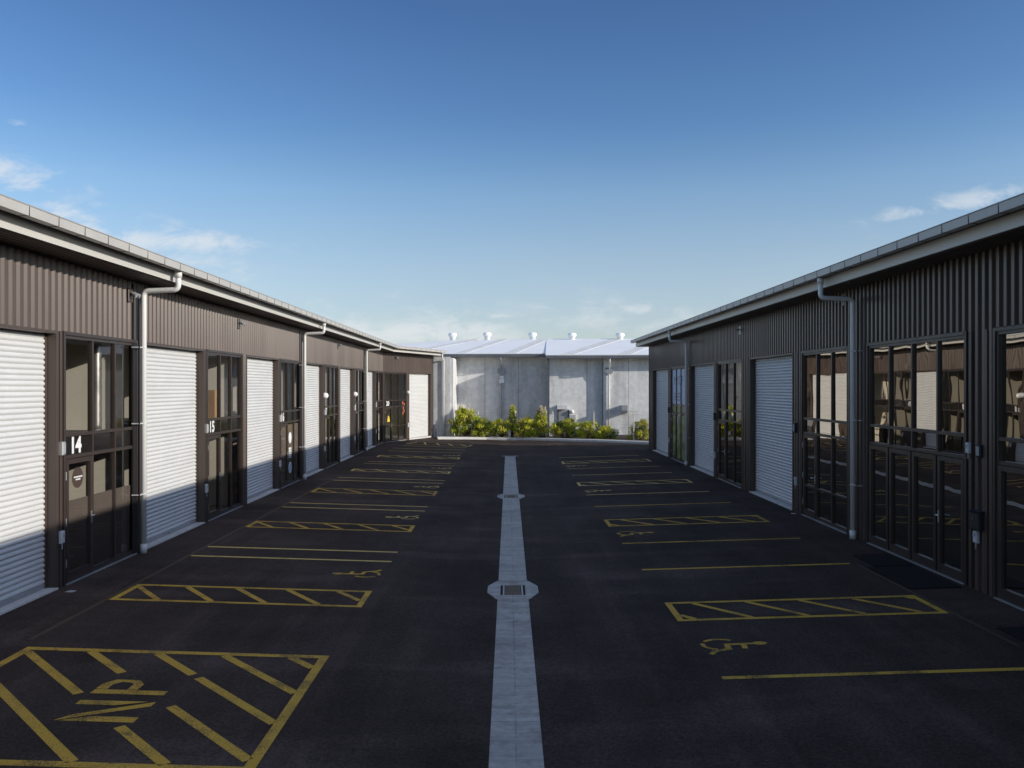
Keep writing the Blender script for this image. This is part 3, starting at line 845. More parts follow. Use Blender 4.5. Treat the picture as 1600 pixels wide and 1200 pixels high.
def downpipe(xf, u, parent, gv=0.87, gztop=5.79):
    b = MB(xf)
    path = fillet([(u, gv, gztop - 0.12), (u, gv, 5.40), (u, 0.16, 5.37), (u, 0.16, 0.10)], 0.11, 7)
    b.tube(path, 0.055, 16)
    b.tube([(u, gv, gztop), (u, gv, gztop - 0.15)], 0.072, 16)
    b.tube([(u, 0.16, 0.19), (u, 0.16, 0.0)], 0.066, 16)
    o = b.build('downpipe', 'pipe', parent, True)
    for z in (1.2, 2.65, 4.2):
        c = MB(xf); c.tube([(u, 0.16, z), (u, 0.16, z + 0.03)], 0.060, 16)
        c.box(u - 0.20, u - 0.055, 0.145, 0.165, z, z + 0.022); c.box(u - 0.20, u - 0.18, 0.0, 0.165, z, z + 0.022)
        c.build('pipe_bracket', 'plastic', o)
    return o

def sweep(path, prof, name, m, parent, closed=True):
    """profile (v, z) swept along a plan polyline; v is measured to the right of the direction of travel (dy, -dx)"""
    b = MB(); rows = []
    for k, p in enumerate(path):
        p = Vector((p[0], p[1], 0))
        ds = []
        if k > 0: ds.append((p - Vector((path[k - 1][0], path[k - 1][1], 0))).normalized())
        if k < len(path) - 1: ds.append((Vector((path[k + 1][0], path[k + 1][1], 0)) - p).normalized())
        ns = [Vector((d.y, -d.x, 0)) for d in ds]
        n = sum(ns, Vector()) / len(ns); n = n / max(0.2, n.length) / max(0.2, n.normalized().dot(ns[0]))
        rows.append([b.pt(p.x + n.x * v, p.y + n.y * v, z) for v, z in prof])
    m_ = len(prof)
    for k in range(len(path) - 1):
        for q in range(m_ if closed else m_ - 1):
            w = (q + 1) % m_
            b.face((rows[k][q], rows[k][w], rows[k + 1][w], rows[k + 1][q]))
    if closed:
        b.face(rows[0][::-1]); b.face(rows[-1])
    return b.build(name, m, parent)

def eaves(path, parent, dz=0.0, rev=False, seam0=0.0):
    s = -1 if rev else 1
    pr = lambda pts: [(s * v, z + dz) for v, z in pts]
    sweep(path, pr([(0.66, 5.585), (0.71, 5.58), (0.71, 5.80), (0.66, 5.80)]), 'fascia', 'fascia', parent)
    sf = [(0.0, 5.57)]
    for k in range(5):
        a = 0.12 + k * 0.12
        sf += [(a - 0.012, 5.57), (a - 0.009, 5.588), (a + 0.009, 5.588), (a + 0.012, 5.57)]
    sweep(path, pr(sf + [(0.655, 5.57), (0.655, 5.61), (0.0, 5.61)]), 'soffit', 'soffit', parent)
    sweep(path, pr([(0.90, 5.935), (0.90, 5.96), (-9.0, 6.35), (-9.0, 6.30)]), 'roof', 'roof_sheet', parent)
    sweep(path, pr([(0.66, 5.81), (0.90, 5.81), (0.90, 5.83), (0.66, 5.83)]), 'eave_lining', 'soffit', parent)
    # gutter with its overlapping seams
    g = sweep(path, pr([(0.84, 5.775), (0.995, 5.772), (1.0, 5.90), (1.012, 5.915), (0.985, 5.93), (0.84, 5.93)]), 'gutter', 'gutter', parent)
    b = MB()
    for k in range(len(path) - 1):
        p = Vector((path[k][0], path[k][1], 0)); q = Vector((path[k + 1][0], path[k + 1][1], 0)); d = (q - p); l = d.length; d /= l
        n = Vector((d.y, -d.x, 0)) * s
        t = seam0 + 0.35
        while t < l - 0.2:
            for lo, hi, za, zb, w in ((0.985, 1.0035, 5.7685, 5.925, 0.006), (0.845, 0.985, 5.7685, 5.78, 0.007)):
                pts = []
                for tt in (t - w, t + w):
                    for vv in (lo, hi):
                        for z in (za, zb): pts.append(p + d * tt + n * vv + Vector((0, 0, z + dz)))
                i = [len(b.v) + x for x in range(8)]; b.v += pts
                for f in ((0, 1, 3, 2), (4, 6, 7, 5), (0, 4, 5, 1), (2, 3, 7, 6), (0, 2, 6, 4), (1, 5, 7, 3)): b.face([i[x] for x in f])
            t += 0.76
    me = g.data; me.materials.append(MT['seam'])
    bm = bmesh.new(); bm.from_mesh(me); o = ROOTLOC[parent.name]
    vs = [bm.verts.new(v - o) for v in b.v]
    for f in b.f:
        nf = bm.faces.new([vs[i] for i in f]); nf.material_index = 1
    bm.to_mesh(me); bm.free()

# ------------------------------------------------------------------ left workshop row
LB = root('workshop_row', 'long brown workshop row with sunlit white roller doors, units 14 to 20, on the left', 'building', (-7.6, 30, 0), 'workshop rows')
UNIT = {k: 10.4 + 6.8 * (k - 14) for k in range(13, 20)}
U0 = 3.3
clad = MB(left_xf); flat = MB(left_xf); gap = MB(left_xf)
ribbed(clad, U0, 51.0, 4.35, 5.58)
prev = U0
for k, z0 in UNIT.items():
    r0, r1, w0, w1 = z0 + 0.27, z0 + 3.58, z0 + 3.86, z0 + 6.60
    a = prev; c = r0 - 0.07
    if k in (15, 17, 19):
        gu0, gu1 = z0 - 0.33, z0 - 0.10
        ribbed(clad, a, gu0, 0, 4.35); ribbed(clad, gu1, c, 0, 4.35)
        for s0, s1 in ((gu0, gu1),):
            gap = MB(left_xf); gap.box(s0, s1, 0.005, 0.034, 0.0, 5.5); gap.build('expansion_joint', 'black', LB)
    else:
        ribbed(clad, a, c, 0, 4.35)
    flat = MB(left_xf); flat.box(r1 + 0.07, w0 - 0.06, -0.1, 0.02, 0, 4.348); flat.box(r1 + 0.10, r1 + 0.17, 0.015, 0.042, 0, 4.346); flat.build('corner_flashing', 'trim', LB)
    prev = w1 + 0.06
ribbed(clad, prev, 51.0, 0, 4.35)
clad.build('wall_cladding', 'clad', LB)
for k, z0 in UNIT.items():
    r0, r1, w0, w1 = z0 + 0.27, z0 + 3.58, z0 + 3.86, z0 + 6.60
    opening_trim(left_xf, r0, r1, LB); roller(left_xf, r0, r1, LB)
    d1 = w0 + 1.0; m2 = d1 + (w1 - d1) / 2
    film = {14: 'film', 16: 'brown_film'}.get(k)
    win = shopfront(left_xf, w0, w1, LB, (d1, m2), (w0, d1), 'glass_clear', film=film, filmtop=1.42 if k == 14 else 2.1)
    if k >= 14: number_on(left_xf, win, str(k), w0 + 0.27, 2.25, 0.39, 'L')
for k in (15, 17, 19): downpipe(left_xf, UNIT[k] - 0.14, LB)
# unit 20 on the bent end
clad = MB(bend_xf)
ribbed(clad, 0, BLEN, 4.35, 5.58)
w0, w1, r0, r1 = 0.22, 3.15, 3.62, 6.92
ribbed(clad, w1 + 0.06, r0 - 0.07, -0.08, 4.35); ribbed(clad, r1 + 0.07, BLEN, -0.08, 4.35); clad.box(0, w0 - 0.06, -0.1, 0.02, -0.08, 4.35)
clad.build('wall_cladding', 'clad', LB)
opening_trim(bend_xf, r0, r1, LB); roller(bend_xf, r0, r1, LB, base=-0.02)
win = shopfront(bend_xf, w0, w1, LB, (w0 + 1.0, w0 + 1.95), (w0, w0 + 1.0), 'glass_clear', mid=0.95)
number_on(bend_xf, win, '20', w0 + 0.3, 2.26, 0.40, 'B')
eaves([(-7.6, U0 - 0.5), (-7.6, 51.0), (BB.x + BD.x * 0.12, BB.y + BD.y * 0.12)], LB)
# rooms behind the glass
b = MB(left_xf); fl = MB(left_xf); sl = MB(left_xf)
for k, z0 in UNIT.items():
    a, c = z0 - 0.05, z0 + 6.70
    b.quad((a, -6.5, 0), (c, -6.5, 0), (c, -6.5, 5.4), (a, -6.5, 5.4))
    b.box(c, c + 0.05, -6.5, -0.28, 0.0, 5.4)
    fl.quad((a, -6.5, 0.004), (c, -6.5, 0.004), (c, -0.1, 0.004), (a, -0.1, 0.004))
    sl.box(z0 + 3.66, c - 0.01, -6.4, -0.35, 2.2, 2.52)
b.quad((U0, -6.5, 5.4), (51, -6.5, 5.4), (51, 0, 5.4), (U0, 0, 5.4))
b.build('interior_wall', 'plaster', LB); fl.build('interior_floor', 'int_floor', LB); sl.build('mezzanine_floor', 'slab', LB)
b = MB(bend_xf)
b.quad((0, -1.5, -0.08), (BLEN, -1.5, -0.08), (BLEN, -1.5, 5.4), (0, -1.5, 5.4)); b.quad((0, -5, 0), (BLEN, -5, 0), (BLEN, -0.1, 0), (0, -0.1, 0)); b.quad((0, -5, 5.4), (BLEN, -5, 5.4), (BLEN, 0, 5.4), (0, 0, 5.4))
b.build('interior_wall', 'plaster', LB)
b = MB(); b.box(-16.6, -7.62, U0 - 0.1, U0, -0.05, 6.0); b.box(-16.6, -16.5, U0, 58, -0.05, 6.2); b.build('rear_wall', 'clad', LB)
# pale concrete end wall past unit 20
b = MB(); b.box(-5.10, -3.93, 58.0, 58.25, -0.3, 5.52); b.build('end_wall', 'pale_wall', LB)
b = MB(); b.tube(fillet([(-4.45, 57.55, 5.72), (-4.45, 57.55, 5.40), (-4.38, 57.9, 5.3), (-4.38, 57.9, -0.1)], 0.08), 0.055, 12); b.build('downpipe', 'pipe', LB, True)
b = MB(); b.box(-3.93, -3.72, 58.05, 62.4, -0.3, 5.45); b.build('end_wall', 'tilt_dark', LB)

# ------------------------------------------------------------------ right workshop row
RB = root('workshop_row', 'shaded brown workshop row with folding glass doors and roller doors on the right', 'building', (7.92, 20, 0), 'workshop rows')
U1 = 45.95
clad = MB(right_xf)
ribbed(clad, -8, U1, 4.35, 5.68, d=0.05, steep=True)
OPEN = [('bifold', 9.50, 13.42), ('bifold', 14.32, 18.16), ('shop', 19.27, 22.2), ('roller', 22.97, 26.95), ('shop', 27.92, 31.1), ('roller', 31.68, 35.66), ('shop', 36.78, 39.86), ('roller', 40.62, 44.82)]
prev = -8.0
for kind, a, c in OPEN:
    m_ = 0.07 if kind == 'roller' else 0.06
    ribbed(clad, prev, a - m_, 0, 4.35, d=0.05, steep=True); prev = c + m_
ribbed(clad, prev, U1, 0, 4.35, d=0.05, steep=True)
clad.build('wall_cladding', 'clad', RB)
fl = MB(right_xf); fl.box(U1, U1 + 0.06, -0.1, 0.06, 0, 5.68); fl.build('corner_flashing', 'trim', RB)
for a, c in ((13.62, 13.70), (14.08, 14.16), (18.32, 18.38), (22.55, 22.62), (27.45, 27.52), (35.98, 36.04), (31.3, 31.38), (40.2, 40.28)):
    fl = MB(right_xf); fl.box(a, c, 0.0, 0.056, 0, 4.35); fl.build('corner_flashing', 'trim', RB)
for kind, a, c in OPEN:
    if kind == 'roller':
        opening_trim(right_xf, a, c, RB); roller(right_xf, a, c, RB)
    elif kind == 'bifold':
        w = (c - a) / 4
        shopfront(right_xf, a, c, RB, (a + w, a + 2 * w, a + 3 * w), None, 'glass_dark', bifold=True, spandrel=False, tilt=0.012 if a < 10 else 0.0)
    else:
        w = (c - a) / 3
        win = shopfront(right_xf, a, c, RB, (a + w, a + 2 * w), (a + 2 * w, c), 'glass_dark', spandrel=False, mid=0.78 if a < 20 else None, hinge_near=False)
        if 27 < a < 29: number_on(right_xf, win, '11', c - 0.35, 2.26, 0.34, 'R')
downpipe(right_xf, 18.65, RB, 0.88, 5.87); downpipe(right_xf, 35.95, RB, 0.88, 5.87)
eaves([(7.92, -8.5), (7.92, 46.45)], RB, 0.08, rev=True, seam0=0.1)
b = MB(right_xf)
for a, c in ((9.0, 13.9), (13.95, 18.5), (18.6, 27.2), (27.3, 36.0), (36.1, 45.9)):
    b.quad((a, -5.5, 0), (c, -5.5, 0), (c, -5.5, 5.5), (a, -5.5, 5.5))
    for e in (a, c): b.quad((e, -5.5, 0), (e, -0.26, 0), (e, -0.26, 5.5), (e, -5.5, 5.5))
    b.quad((a, -5.5, 0.004), (c, -5.5, 0.004), (c, -0.1, 0.004), (a, -0.1, 0.004))
    b.quad((a, -5.5, 5.5), (c, -5.5, 5.5), (c, -0.0, 5.5), (a, -0.0, 5.5))
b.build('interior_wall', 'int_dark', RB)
b = MB(); b.box(7.94, 16.9, U1 - 0.1, U1 - 0.02, -0.05, 5.66); b.box(7.94, 16.9, -8.0, -7.9, -0.05, 5.66); b.box(16.8, 16.9, -7.9, U1 - 0.1, -0.05, 6.2); b.build('rear_wall', 'clad', RB)

# ------------------------------------------------------------------ far warehouse
TH = math.radians(3.0)
FA = Vector((3.07, 60.0, 0)); FW = Vector((math.cos(TH), -math.sin(TH), 0)); FN = Vector((-math.sin(TH), -math.cos(TH), 0))
def far_xf(u, v, z): return FA + FW * u + FN * v + Vector((0, 0, z))
FB = root('concrete_warehouse', 'grey concrete warehouse with bright white roof and five round ventilators, behind the shrubs', 'building', (3.07, 62, -0.3))
B0 = -0.35
def panels(us, v, z1, m, depth=0.3):
    b = MB(far_xf)
    for a, c in zip(us[:-1], us[1:]):
        b.bevel_box(a + 0.012, c - 0.012, v - depth, v, B0, z1, 0.012)
    return b.build('concrete_panel_wall', m, FB)
panels([-26, -21, -16.5, -12, -7.5, -4.79, -2.28, 0.0], -1.85, 5.70, 'tilt_dark')
panels([0.0, 2.72, 3.86], 0.0, 5.55, 'tilt')
panels([3.86, 5.65, 10.0, 14.5, 19, 23.5, 28], 0.3, 5.55, 'tilt')
b = MB(far_xf); b.box(-26, 0, -2.05, -1.9, B0, 5.5); b.box(0.02, 3.86, -0.25, -0.06, B0, 5.5); b.box(3.86, 28, -0.2, 0.2, B0, 5.5); b.box(0.0, 0.28, -1.88, -0.02, B0, 5.5); b.build('panel_joint_backing', 'seam', FB)
b = MB(far_xf)
RIDGE = -14.5
b.prism([(-24, -0.92, 5.84), (-0.02, -0.92, 5.84), (-0.02, RIDGE, 7.66), (-8.5, RIDGE, 7.56)], (0, 0, 0.05))
b.prism([(-24, -0.92, 5.84), (-8.5, RIDGE, 7.56), (-24, RIDGE - 14, 5.84)], (0, 0, 0.05))
b.prism([(-24, RIDGE - 14, 5.84), (-8.5, RIDGE, 7.56), (-0.02, RIDGE, 7.66), (-0.02, RIDGE - 14, 5.84)], (0, 0, 0.05))
b.build('roof', 'roof', FB)
b = MB(far_xf)
b.prism([(-0.25, 0.95, 5.66), (30, 0.95, 5.66), (30, RIDGE, 7.66), (-0.25, RIDGE, 7.66)], (0, 0, 0.06))
b.prism([(-0.25, RIDGE, 7.66), (30, RIDGE, 7.66), (30, RIDGE - 14, 5.7), (-0.25, RIDGE - 14, 5.7)], (0, 0, 0.06))
b.prism([(-0.22, 0.9, 5.6), (-0.22, RIDGE, 7.6), (-0.22, RIDGE, 6.0), (-0.22, -2, 5.4)], (0.1, 0, 0))
b.build('roof', 'roof', FB)
def roof_z(u, v):
    return (5.89 + (7.66 - 5.84) * (-0.92 - v) / (-0.92 - RIDGE)) if u < 0 else (5.72 + 2.0 * (0.95 - v) / (0.95 - RIDGE))
for ue, ur, w in ((-11.2, -7.0, 0.9), (-6.9, -4.4, 0.8), (-3.3, 0.0, 0.9), (0.8, 5.6, 1.0), (4.8, 9.6, 1.0), (9.6, 14.4, 1.0)):
    v0, v1 = (-0.97, RIDGE + 0.05) if ue < 0 else (0.9, RIDGE + 0.05)
    if ue < 0: ur = min(ur, -0.9)
    b = MB(far_xf)
    b.prism([(ue, v0, roof_z(ue, v0) + 0.004), (ue + w, v0, roof_z(ue, v0) + 0.004), (ur + w, v1, roof_z(ue, v1) + 0.004), (ur, v1, roof_z(ue, v1) + 0.004)], (0, 0, 0.012))
    b.build('skylight_strip', 'skylight', FB)
def seg_gutter(u0, u1, v, z0, z1):
    b = MB(far_xf); u = u0
    while u < u1 - 0.1:
        e = min(u + 0.78, u1); b.bevel_box(u + 0.008, e - 0.008, v - 0.16, v, z0, z1, 0.02); u = e
    b.build('gutter', 'dark_gutter', FB)
seg_gutter(-24, -0.26, -0.78, 5.60, 5.84); seg_gutter(-0.25, 29, 1.10, 5.42, 5.66)
for u, v in ((-1.0, -1.85),):
    pass
def far_pipe(u, vg, vw, zg, light):
    b = MB(far_xf)
    b.tube(fillet([(u, vg, zg), (u, vg, zg - 0.25), (u, vw + 0.12, zg - 0.75), (u, vw + 0.12, 4.75)], 0.1), 0.05, 10)
    b.tube([(u, vw + 0.12, 4.35), (u, vw + 0.12, B0)], 0.055, 10)
    o = b.build('downpipe', 'grey_plastic' if light else 'pipe', FB, True)
    h = MB(far_xf); h.prism([(u - 0.28, vw + 0.01, 4.8), (u + 0.28, vw + 0.01, 4.8), (u + 0.28, vw + 0.01, 4.5), (u + 0.12, vw + 0.01, 4.32), (u - 0.12, vw + 0.01, 4.32), (u - 0.28, vw + 0.01, 4.5)], (0, 0.15, 0)); h.build('rain_head', 'grey_plastic', o)
far_pipe(-3.55, -0.86, -1.85, 5.6, True); far_pipe(4.28, 1.02, 0.3, 5.45, False)
for px, zt in ((717, 0), (771, 0.08), (841.5, 0), (902, 0.05), (975, 0.0)):
    u = (px - CX) * 75.5 / F / FW.x - FA.x - 1.35
    v = RIDGE + 0.6 if u > 0 else RIDGE - 0.4
    p = far_xf(u, v, roof_z(u, v) - 0.1)
    b = MB(); b.lathe(p, [(0.25, 0), (0.25, 0.26), (0.28, 0.27), (0.28, 0.30)], 20); o = b.build('roof_ventilator', 'roof', FB, True)
    h = MB(); n = 32
    prof = [(0.28, 0.305), (0.36, 0.35), (0.39, 0.45), (0.38, 0.55), (0.30, 0.63), (0.16, 0.665), (0.02, 0.67)]; zt *= 0.3
    rings = [[h.pt(p.x + (r * (1.0 if q % 2 else 0.975)) * math.cos(2 * math.pi * q / n), p.y + (r * (1.0 if q % 2 else 0.975)) * math.sin(2 * math.pi * q / n), p.z + z + zt) for q in range(n)] for r, z in prof]
    for k in range(len(rings) - 1):
        for q in range(n): h.face((rings[k][q], rings[k][(q + 1) % n], rings[k + 1][(q + 1) % n], rings[k + 1][q]))
    h.face(rings[0][::-1]); h.face(rings[-1]); h.build('turbine_head', 'roof', o)
# service door with hood, boxes on the wall
b = MB(far_xf); b.box(0.68, 1.38, 0.0, 0.05, B0, 1.72); o = b.build('service_door', 'grey_plastic', FB)
h = MB(far_xf); h.bevel_box(0.62, 0.68, 0, 0.09, B0, 1.78, 0.01); h.bevel_box(1.38, 1.44, 0, 0.09, B0, 1.78, 0.01); h.build('door_frame', 'black', o)
b = MB(far_xf); b.prism([(0.58, 0.0, 1.82), (0.58, 0.0, 2.12), (0.58, 0.22, 2.08), (0.58, 0.34, 1.82)], (0.74, 0, 0)); b.build('door_hood', 'plastic', FB)
b = MB(far_xf); b.bevel_box(1.45, 1.93, 0, 0.16, 0.85, 1.42, 0.02); b.build('meter_cabinet', 'plastic', FB)
b = MB(far_xf); b.lathe((1.64, 0.13, 1.5), [(0.05, 0.0), (0.13, 0.04), (0.16, 0.13), (0.13, 0.23), (0.05, 0.27)], 16); b.build('bulkhead_lamp', 'lamp_glass', FB, True)
b = MB(far_xf); b.prism([(5.12, 0.3, 1.55), (5.12, 0.3, 2.12), (5.12, 0.95, 2.12), (5.12, 0.95, 1.75), (5.12, 0.85, 1.55)], (0.42, 0, 0)); b.build('vent_hood', 'grey_plastic', FB)
b = MB(far_xf); b.box(-3.66, -3.36, -1.66, -1.45, 4.05, 4.25); b.prism([(-3.7, -1.5, 4.02), (-3.32, -1.5, 4.02), (-3.32, -1.3, 3.72), (-3.7, -1.3, 3.72)], (0, -0.06, 0.02)); b.build('floodlight', 'lamp_glass', FB)

# ------------------------------------------------------------------ fixtures on the walls (each a thing)
def box_thing(name, label, cat, xf, u, v, z, w, d, h, m, group, extra=None):
    p = xf(u, v, z - h / 2)
    r = root(name, label, cat, tuple(p), group)
    b = MB(xf); b.bevel_box(u - w / 2, u + w / 2, v, v + d, z - h / 2, z + h / 2, min(0.02, w * 0.15)); b.build('case', m, r)
    e = MB(xf)
    if extra == 'panel':
        e.bevel_box(u - w * 0.34, u + w * 0.34, v + d, v + d + 0.006, z - h * 0.36, z + h * 0.36, 0.003); e.build('front_panel', 'grey_plastic' if m != 'grey_plastic' else 'rail', r)
    elif extra == 'rod':
        e.bevel_box(u - w * 0.3, u + w * 0.3, v + d, v + d + 0.012, z + h * 0.05, z + h * 0.3, 0.004); e.build('switch_cover', 'grey_plastic', r)
        e = MB(xf); e.tube([(u, v + 0.03, z - h / 2), (u, v + 0.03, z - h / 2 - 0.10)], 0.012, 8); e.build('conduit', 'grey_plastic', r)
    elif extra == 'slot':
        e.box(u - w * 0.36, u + w * 0.36, v + d + 0.0005, v + d + 0.004, z + h * 0.28, z + h * 0.33); e.build('letter_slot', 'seam', r)
        e = MB(xf); e.tube([(u, v + d, z + h * 0.1), (u, v + d + 0.012, z + h * 0.1)], 0.014, 10); e.build('lock', 'steel', r)
        e = MB(xf); e.prism([(u - w / 2 - 0.01, v, z + h / 2 + 0.03), (u - w / 2 - 0.01, v + d + 0.02, z + h / 2 + 0.004), (u - w / 2 - 0.01, v, z + h / 2 + 0.004)], (w + 0.02, 0, 0)); e.build('lid', 'black', r)
    return r
def floodlight(label, xf, u, z, group, m='plastic', s=0.75):
    r = root('security_light', label, 'light', tuple(xf(u, 0.03, z)), group)
    b = MB(xf); b.bevel_box(u - 0.13 * s, u + 0.13 * s, 0.03, 0.055, z - 0.2 * s, z + 0.17 * s, 0.008); b.build('mounting_plate', 'trim' if m == 'trim' else m, r)
    b = MB(xf); b.tube([(u, 0.05, z + 0.02), (u, 0.11, z - 0.0)], 0.03 * s, 10); b.build('arm', 'black', r)
    for sg in (-1, 1):
        b = MB(xf); b.tube([(u + sg * 0.07 * s, 0.09, z + 0.03), (u + sg * 0.085 * s, 0.15, z + 0.0), (u + sg * 0.095 * s, 0.20, z - 0.03)], [0.035 * s, 0.05 * s, 0.06 * s], 12); b.build('lamp_head', 'grey_plastic', r)
GI, GS, GF, GB = 'intercoms beside the left entry doors', 'white switch boxes beside the doors', 'security lights under the eaves', 'round bulkhead lamps'
for k in range(14, 20):
    z0 = UNIT[k]
    box_thing('intercom', 'silver intercom box on the flashing beside number %d' % k, 'intercom', left_xf, z0 + 3.72, 0.02, 2.36, 0.10, 0.08, 0.23, 'rail', GI, 'panel')
    box_thing('switch_box', 'small white switch box low on the wall beside the unit %d door' % k, 'switch box', left_xf, z0 + 3.64 + 0.05, 0.042, 0.86, 0.10, 0.06, 0.21, 'plastic', GS, 'rod')
for k in (17, 18):
    z0 = UNIT[k]
    r = root('wall_lamp', 'round white wall lamp above the intercom of unit %d' % k, 'light', tuple(left_xf(z0 + 3.72, 0.02, 2.95)), GB)
    b = MB(left_xf); b.disc((z0 + 3.72, 0.02, 3.05), 0.13, 0.05); b.build('base', 'plastic', r)
    b = MB(left_xf); b.lathe((z0 + 3.72, 0.09, 2.93), [(0.02, 0), (0.09, 0.03), (0.125, 0.12), (0.09, 0.21), (0.02, 0.24)], 18); b.build('lamp_shade', 'lamp_glass', r, True)
r = root('wall_lamp', 'round white wall lamp between the unit 20 window and its roller door', 'light', tuple(bend_xf(3.36, 0.03, 2.95)), GB)
b = MB(bend_xf); b.disc((3.36, 0.03, 3.05), 0.13, 0.05); b.build('base', 'plastic', r)
b = MB(bend_xf); b.lathe((3.36, 0.1, 2.93), [(0.02, 0), (0.09, 0.03), (0.125, 0.12), (0.09, 0.21), (0.02, 0.24)], 18); b.build('lamp_shade', 'lamp_glass', r, True)
box_thing('switch_box', 'white switch box at the edge of the unit 20 roller door', 'switch box', bend_xf, 3.36, 0.03, 0.95, 0.12, 0.08, 0.26, 'plastic', GS, 'rod')
floodlight('twin security light under the left eaves, nearest one, by the first downpipe', left_xf, 16.72, 5.26, GF, 'trim')
floodlight('twin security light under the left eaves above the unit 15 window', left_xf, 23.5, 5.2, GF, 'trim')
floodlight('twin security light under the left eaves above the unit 17 window', left_xf, 37.3, 5.28, GF, 'trim')
floodlight('white twin security light above the unit 20 window', bend_xf, 1.7, 5.28, GF, 'trim')
floodlight('security light on a brown plate beside the nearest right downpipe', right_xf, 19.45, 5.45, GF, 'trim')
floodlight('white security light on a plate above the glazed door of unit 11', right_xf, 28.1, 5.33, GF, 'plastic')
GR2 = 'fixtures on the right wall pier'
box_thing('sensor', 'white sensor on the ribbed pier between the two folding door sets', 'sensor', right_xf, 14.13, 0.05, 2.37, 0.09, 0.06, 0.18, 'plastic', GR2, 'rod')
box_thing('intercom', 'black intercom on the pier beside the white sensor', 'intercom', right_xf, 13.8, 0.05, 2.34, 0.12, 0.06, 0.21, 'black', GR2, 'panel')
box_thing('letterbox', 'black metal letterbox with a slot on the right wall pier', 'letterbox', right_xf, 13.84, 0.05, 1.18, 0.30, 0.11, 0.30, 'black', GR2, 'slot')
box_thing('switch_box', 'white switch box under the black letterbox', 'switch box', right_xf, 13.9, 0.05, 0.9, 0.11, 0.06, 0.20, 'plastic', GS, 'rod')
for u, n1 in ((22.58, 'the nearest right roller door'), (31.35, 'the middle right roller door'), (40.2, 'the farthest right roller door')):
    box_thing('intercom', 'black intercom beside %s' % n1, 'intercom', right_xf, u, 0.05, 2.3, 0.14, 0.08, 0.27, 'black', 'black intercoms on the right wall', 'panel')
    box_thing('switch_box', 'white switch box low beside %s' % n1, 'switch box', right_xf, u, 0.05, 0.85, 0.10, 0.06, 0.22, 'plastic', GS, 'rod')

# signs and window stickers
z0 = UNIT[14]
b = MB(left_xf); b.disc((z0 + 3.86 + 0.5, -0.012, 1.80), 0.185, 0.006); o = b.build('round_sign', ['brown_vinyl'])
tag(o, 'round dark brown sign with white writing on the glass door of unit 14', 'sign')
for zz, w in ((1.80, 0.27), (1.755, 0.15)):
    q = MB(left_xf); u = z0 + 4.36 - w / 2
    while u < z0 + 4.36 + w / 2:
        l = random.uniform(0.014, 0.026); q.box(u, u + l, -0.0055, -0.0035, zz, zz + 0.026); u += l + 0.005
    ROOTLOC[o.name] = Vector(o.location); q.build('sign_writing', 'number', o)
z0 = UNIT[16]; uc = z0 + 3.86 + 1.43
r = root('window_sticker', 'white round sticker on the unit 16 window, topmost of its three', 'sign', tuple(left_xf(uc, -0.02, 1.4)), 'stickers on the unit 16 window')
b = MB(left_xf); b.disc((uc, -0.024, 1.62), 0.20, 0.004); b.build('disc', 'number', r)
r = root('window_sticker', 'white rectangular notice between two round stickers on the unit 16 window', 'sign', tuple(left_xf(uc, -0.02, 0.8)), 'stickers on the unit 16 window')
b = MB(left_xf); b.box(uc - 0.17, uc + 0.17, -0.024, -0.02, 0.92, 1.28); b.build('notice', 'number', r)
b = MB(left_xf)
for zz in (1.18, 1.10, 1.02, 0.95): b.box(uc - 0.13, uc + random.uniform(0.05, 0.13), -0.0195, -0.018, zz, zz + 0.025)
b.build('writing', 'poster_ink', r)
r = root('window_sticker', 'pale blue round sticker on the unit 16 window, lowest of its three', 'sign', tuple(left_xf(uc, -0.02, 0.4)), 'stickers on the unit 16 window')
b = MB(left_xf); b.disc((uc, -0.024, 0.58), 0.20, 0.004); b.build('disc', 'number', r)
b = MB(left_xf); b.disc((uc, -0.0195, 0.58), 0.14, 0.003); b.build('blue_centre', 'blue_vinyl', r)
b = MB(bend_xf); b.prism([(0.62, -0.012, 1.25), (0.98, -0.012, 1.25), (0.92, -0.012, 1.42), (0.86, -0.012, 1.62), (0.74, -0.012, 1.62), (0.68, -0.012, 1.42)], (0, 0.006, 0))
tag(b.build('caution_sign', 'yellow_sign'), 'small yellow sign on the glass door of unit 20', 'sign')
b = MB(bend_xf)
for a, z in ((2.75, 2.40), (2.95, 2.30), (2.85, 2.05), (2.95, 1.85), (2.78, 1.72)):
    b.prism([(a + 0.12 * math.cos(t * 1.2566 + a) * (1 if t % 2 else 0.6), -0.02, z + 0.12 * math.sin(t * 1.2566 + a)) for t in range(5)], (0, 0.004, 0))
tag(b.build('window_decal', 'red_sticker'), 'orange red splash decal at the edge of the unit 20 window', 'sign')
# poster filling the far right window
PU0, PU1 = 36.82, 39.80
r = root('window_poster', 'pale blue poster with grey lettering above a blurred photo, in the far right window', 'poster', tuple(right_xf(38.3, -0.02, 0.1)))
b = MB(right_xf)
w3 = (39.86 - 36.78) / 3
cells = [(36.78 + k * w3 + 0.06, 36.78 + (k + 1) * w3 - 0.06) for k in range(3)]
for a, c in cells: b.box(a, c, -0.024, -0.018, 2.62, 4.22)
b.build('blue_print', 'poster_blue', r)
b = MB(right_xf)
for k, (a, c) in enumerate(cells):
    b.box(a, c, -0.0235, -0.0175, 2.24, 2.52)
    if k < 2: b.box(a, c, -0.0235, -0.0175, 0.12, 2.12)
    else: b.box(a + 0.09, c - 0.09, -0.014, -0.010, 0.2, 2.05)
b.build('photo_print', 'poster_photo', r)
b = MB()
text_mesh(b, 'MYCP', 0.62, right_xf(39.45, -0.0165, 3.50), (0, -1, 0), (0, 0, 1), (-1, 0, 0), 0.0, 1.3, 0.001)
b.build('lettering', 'poster_ink', r); b = MB()
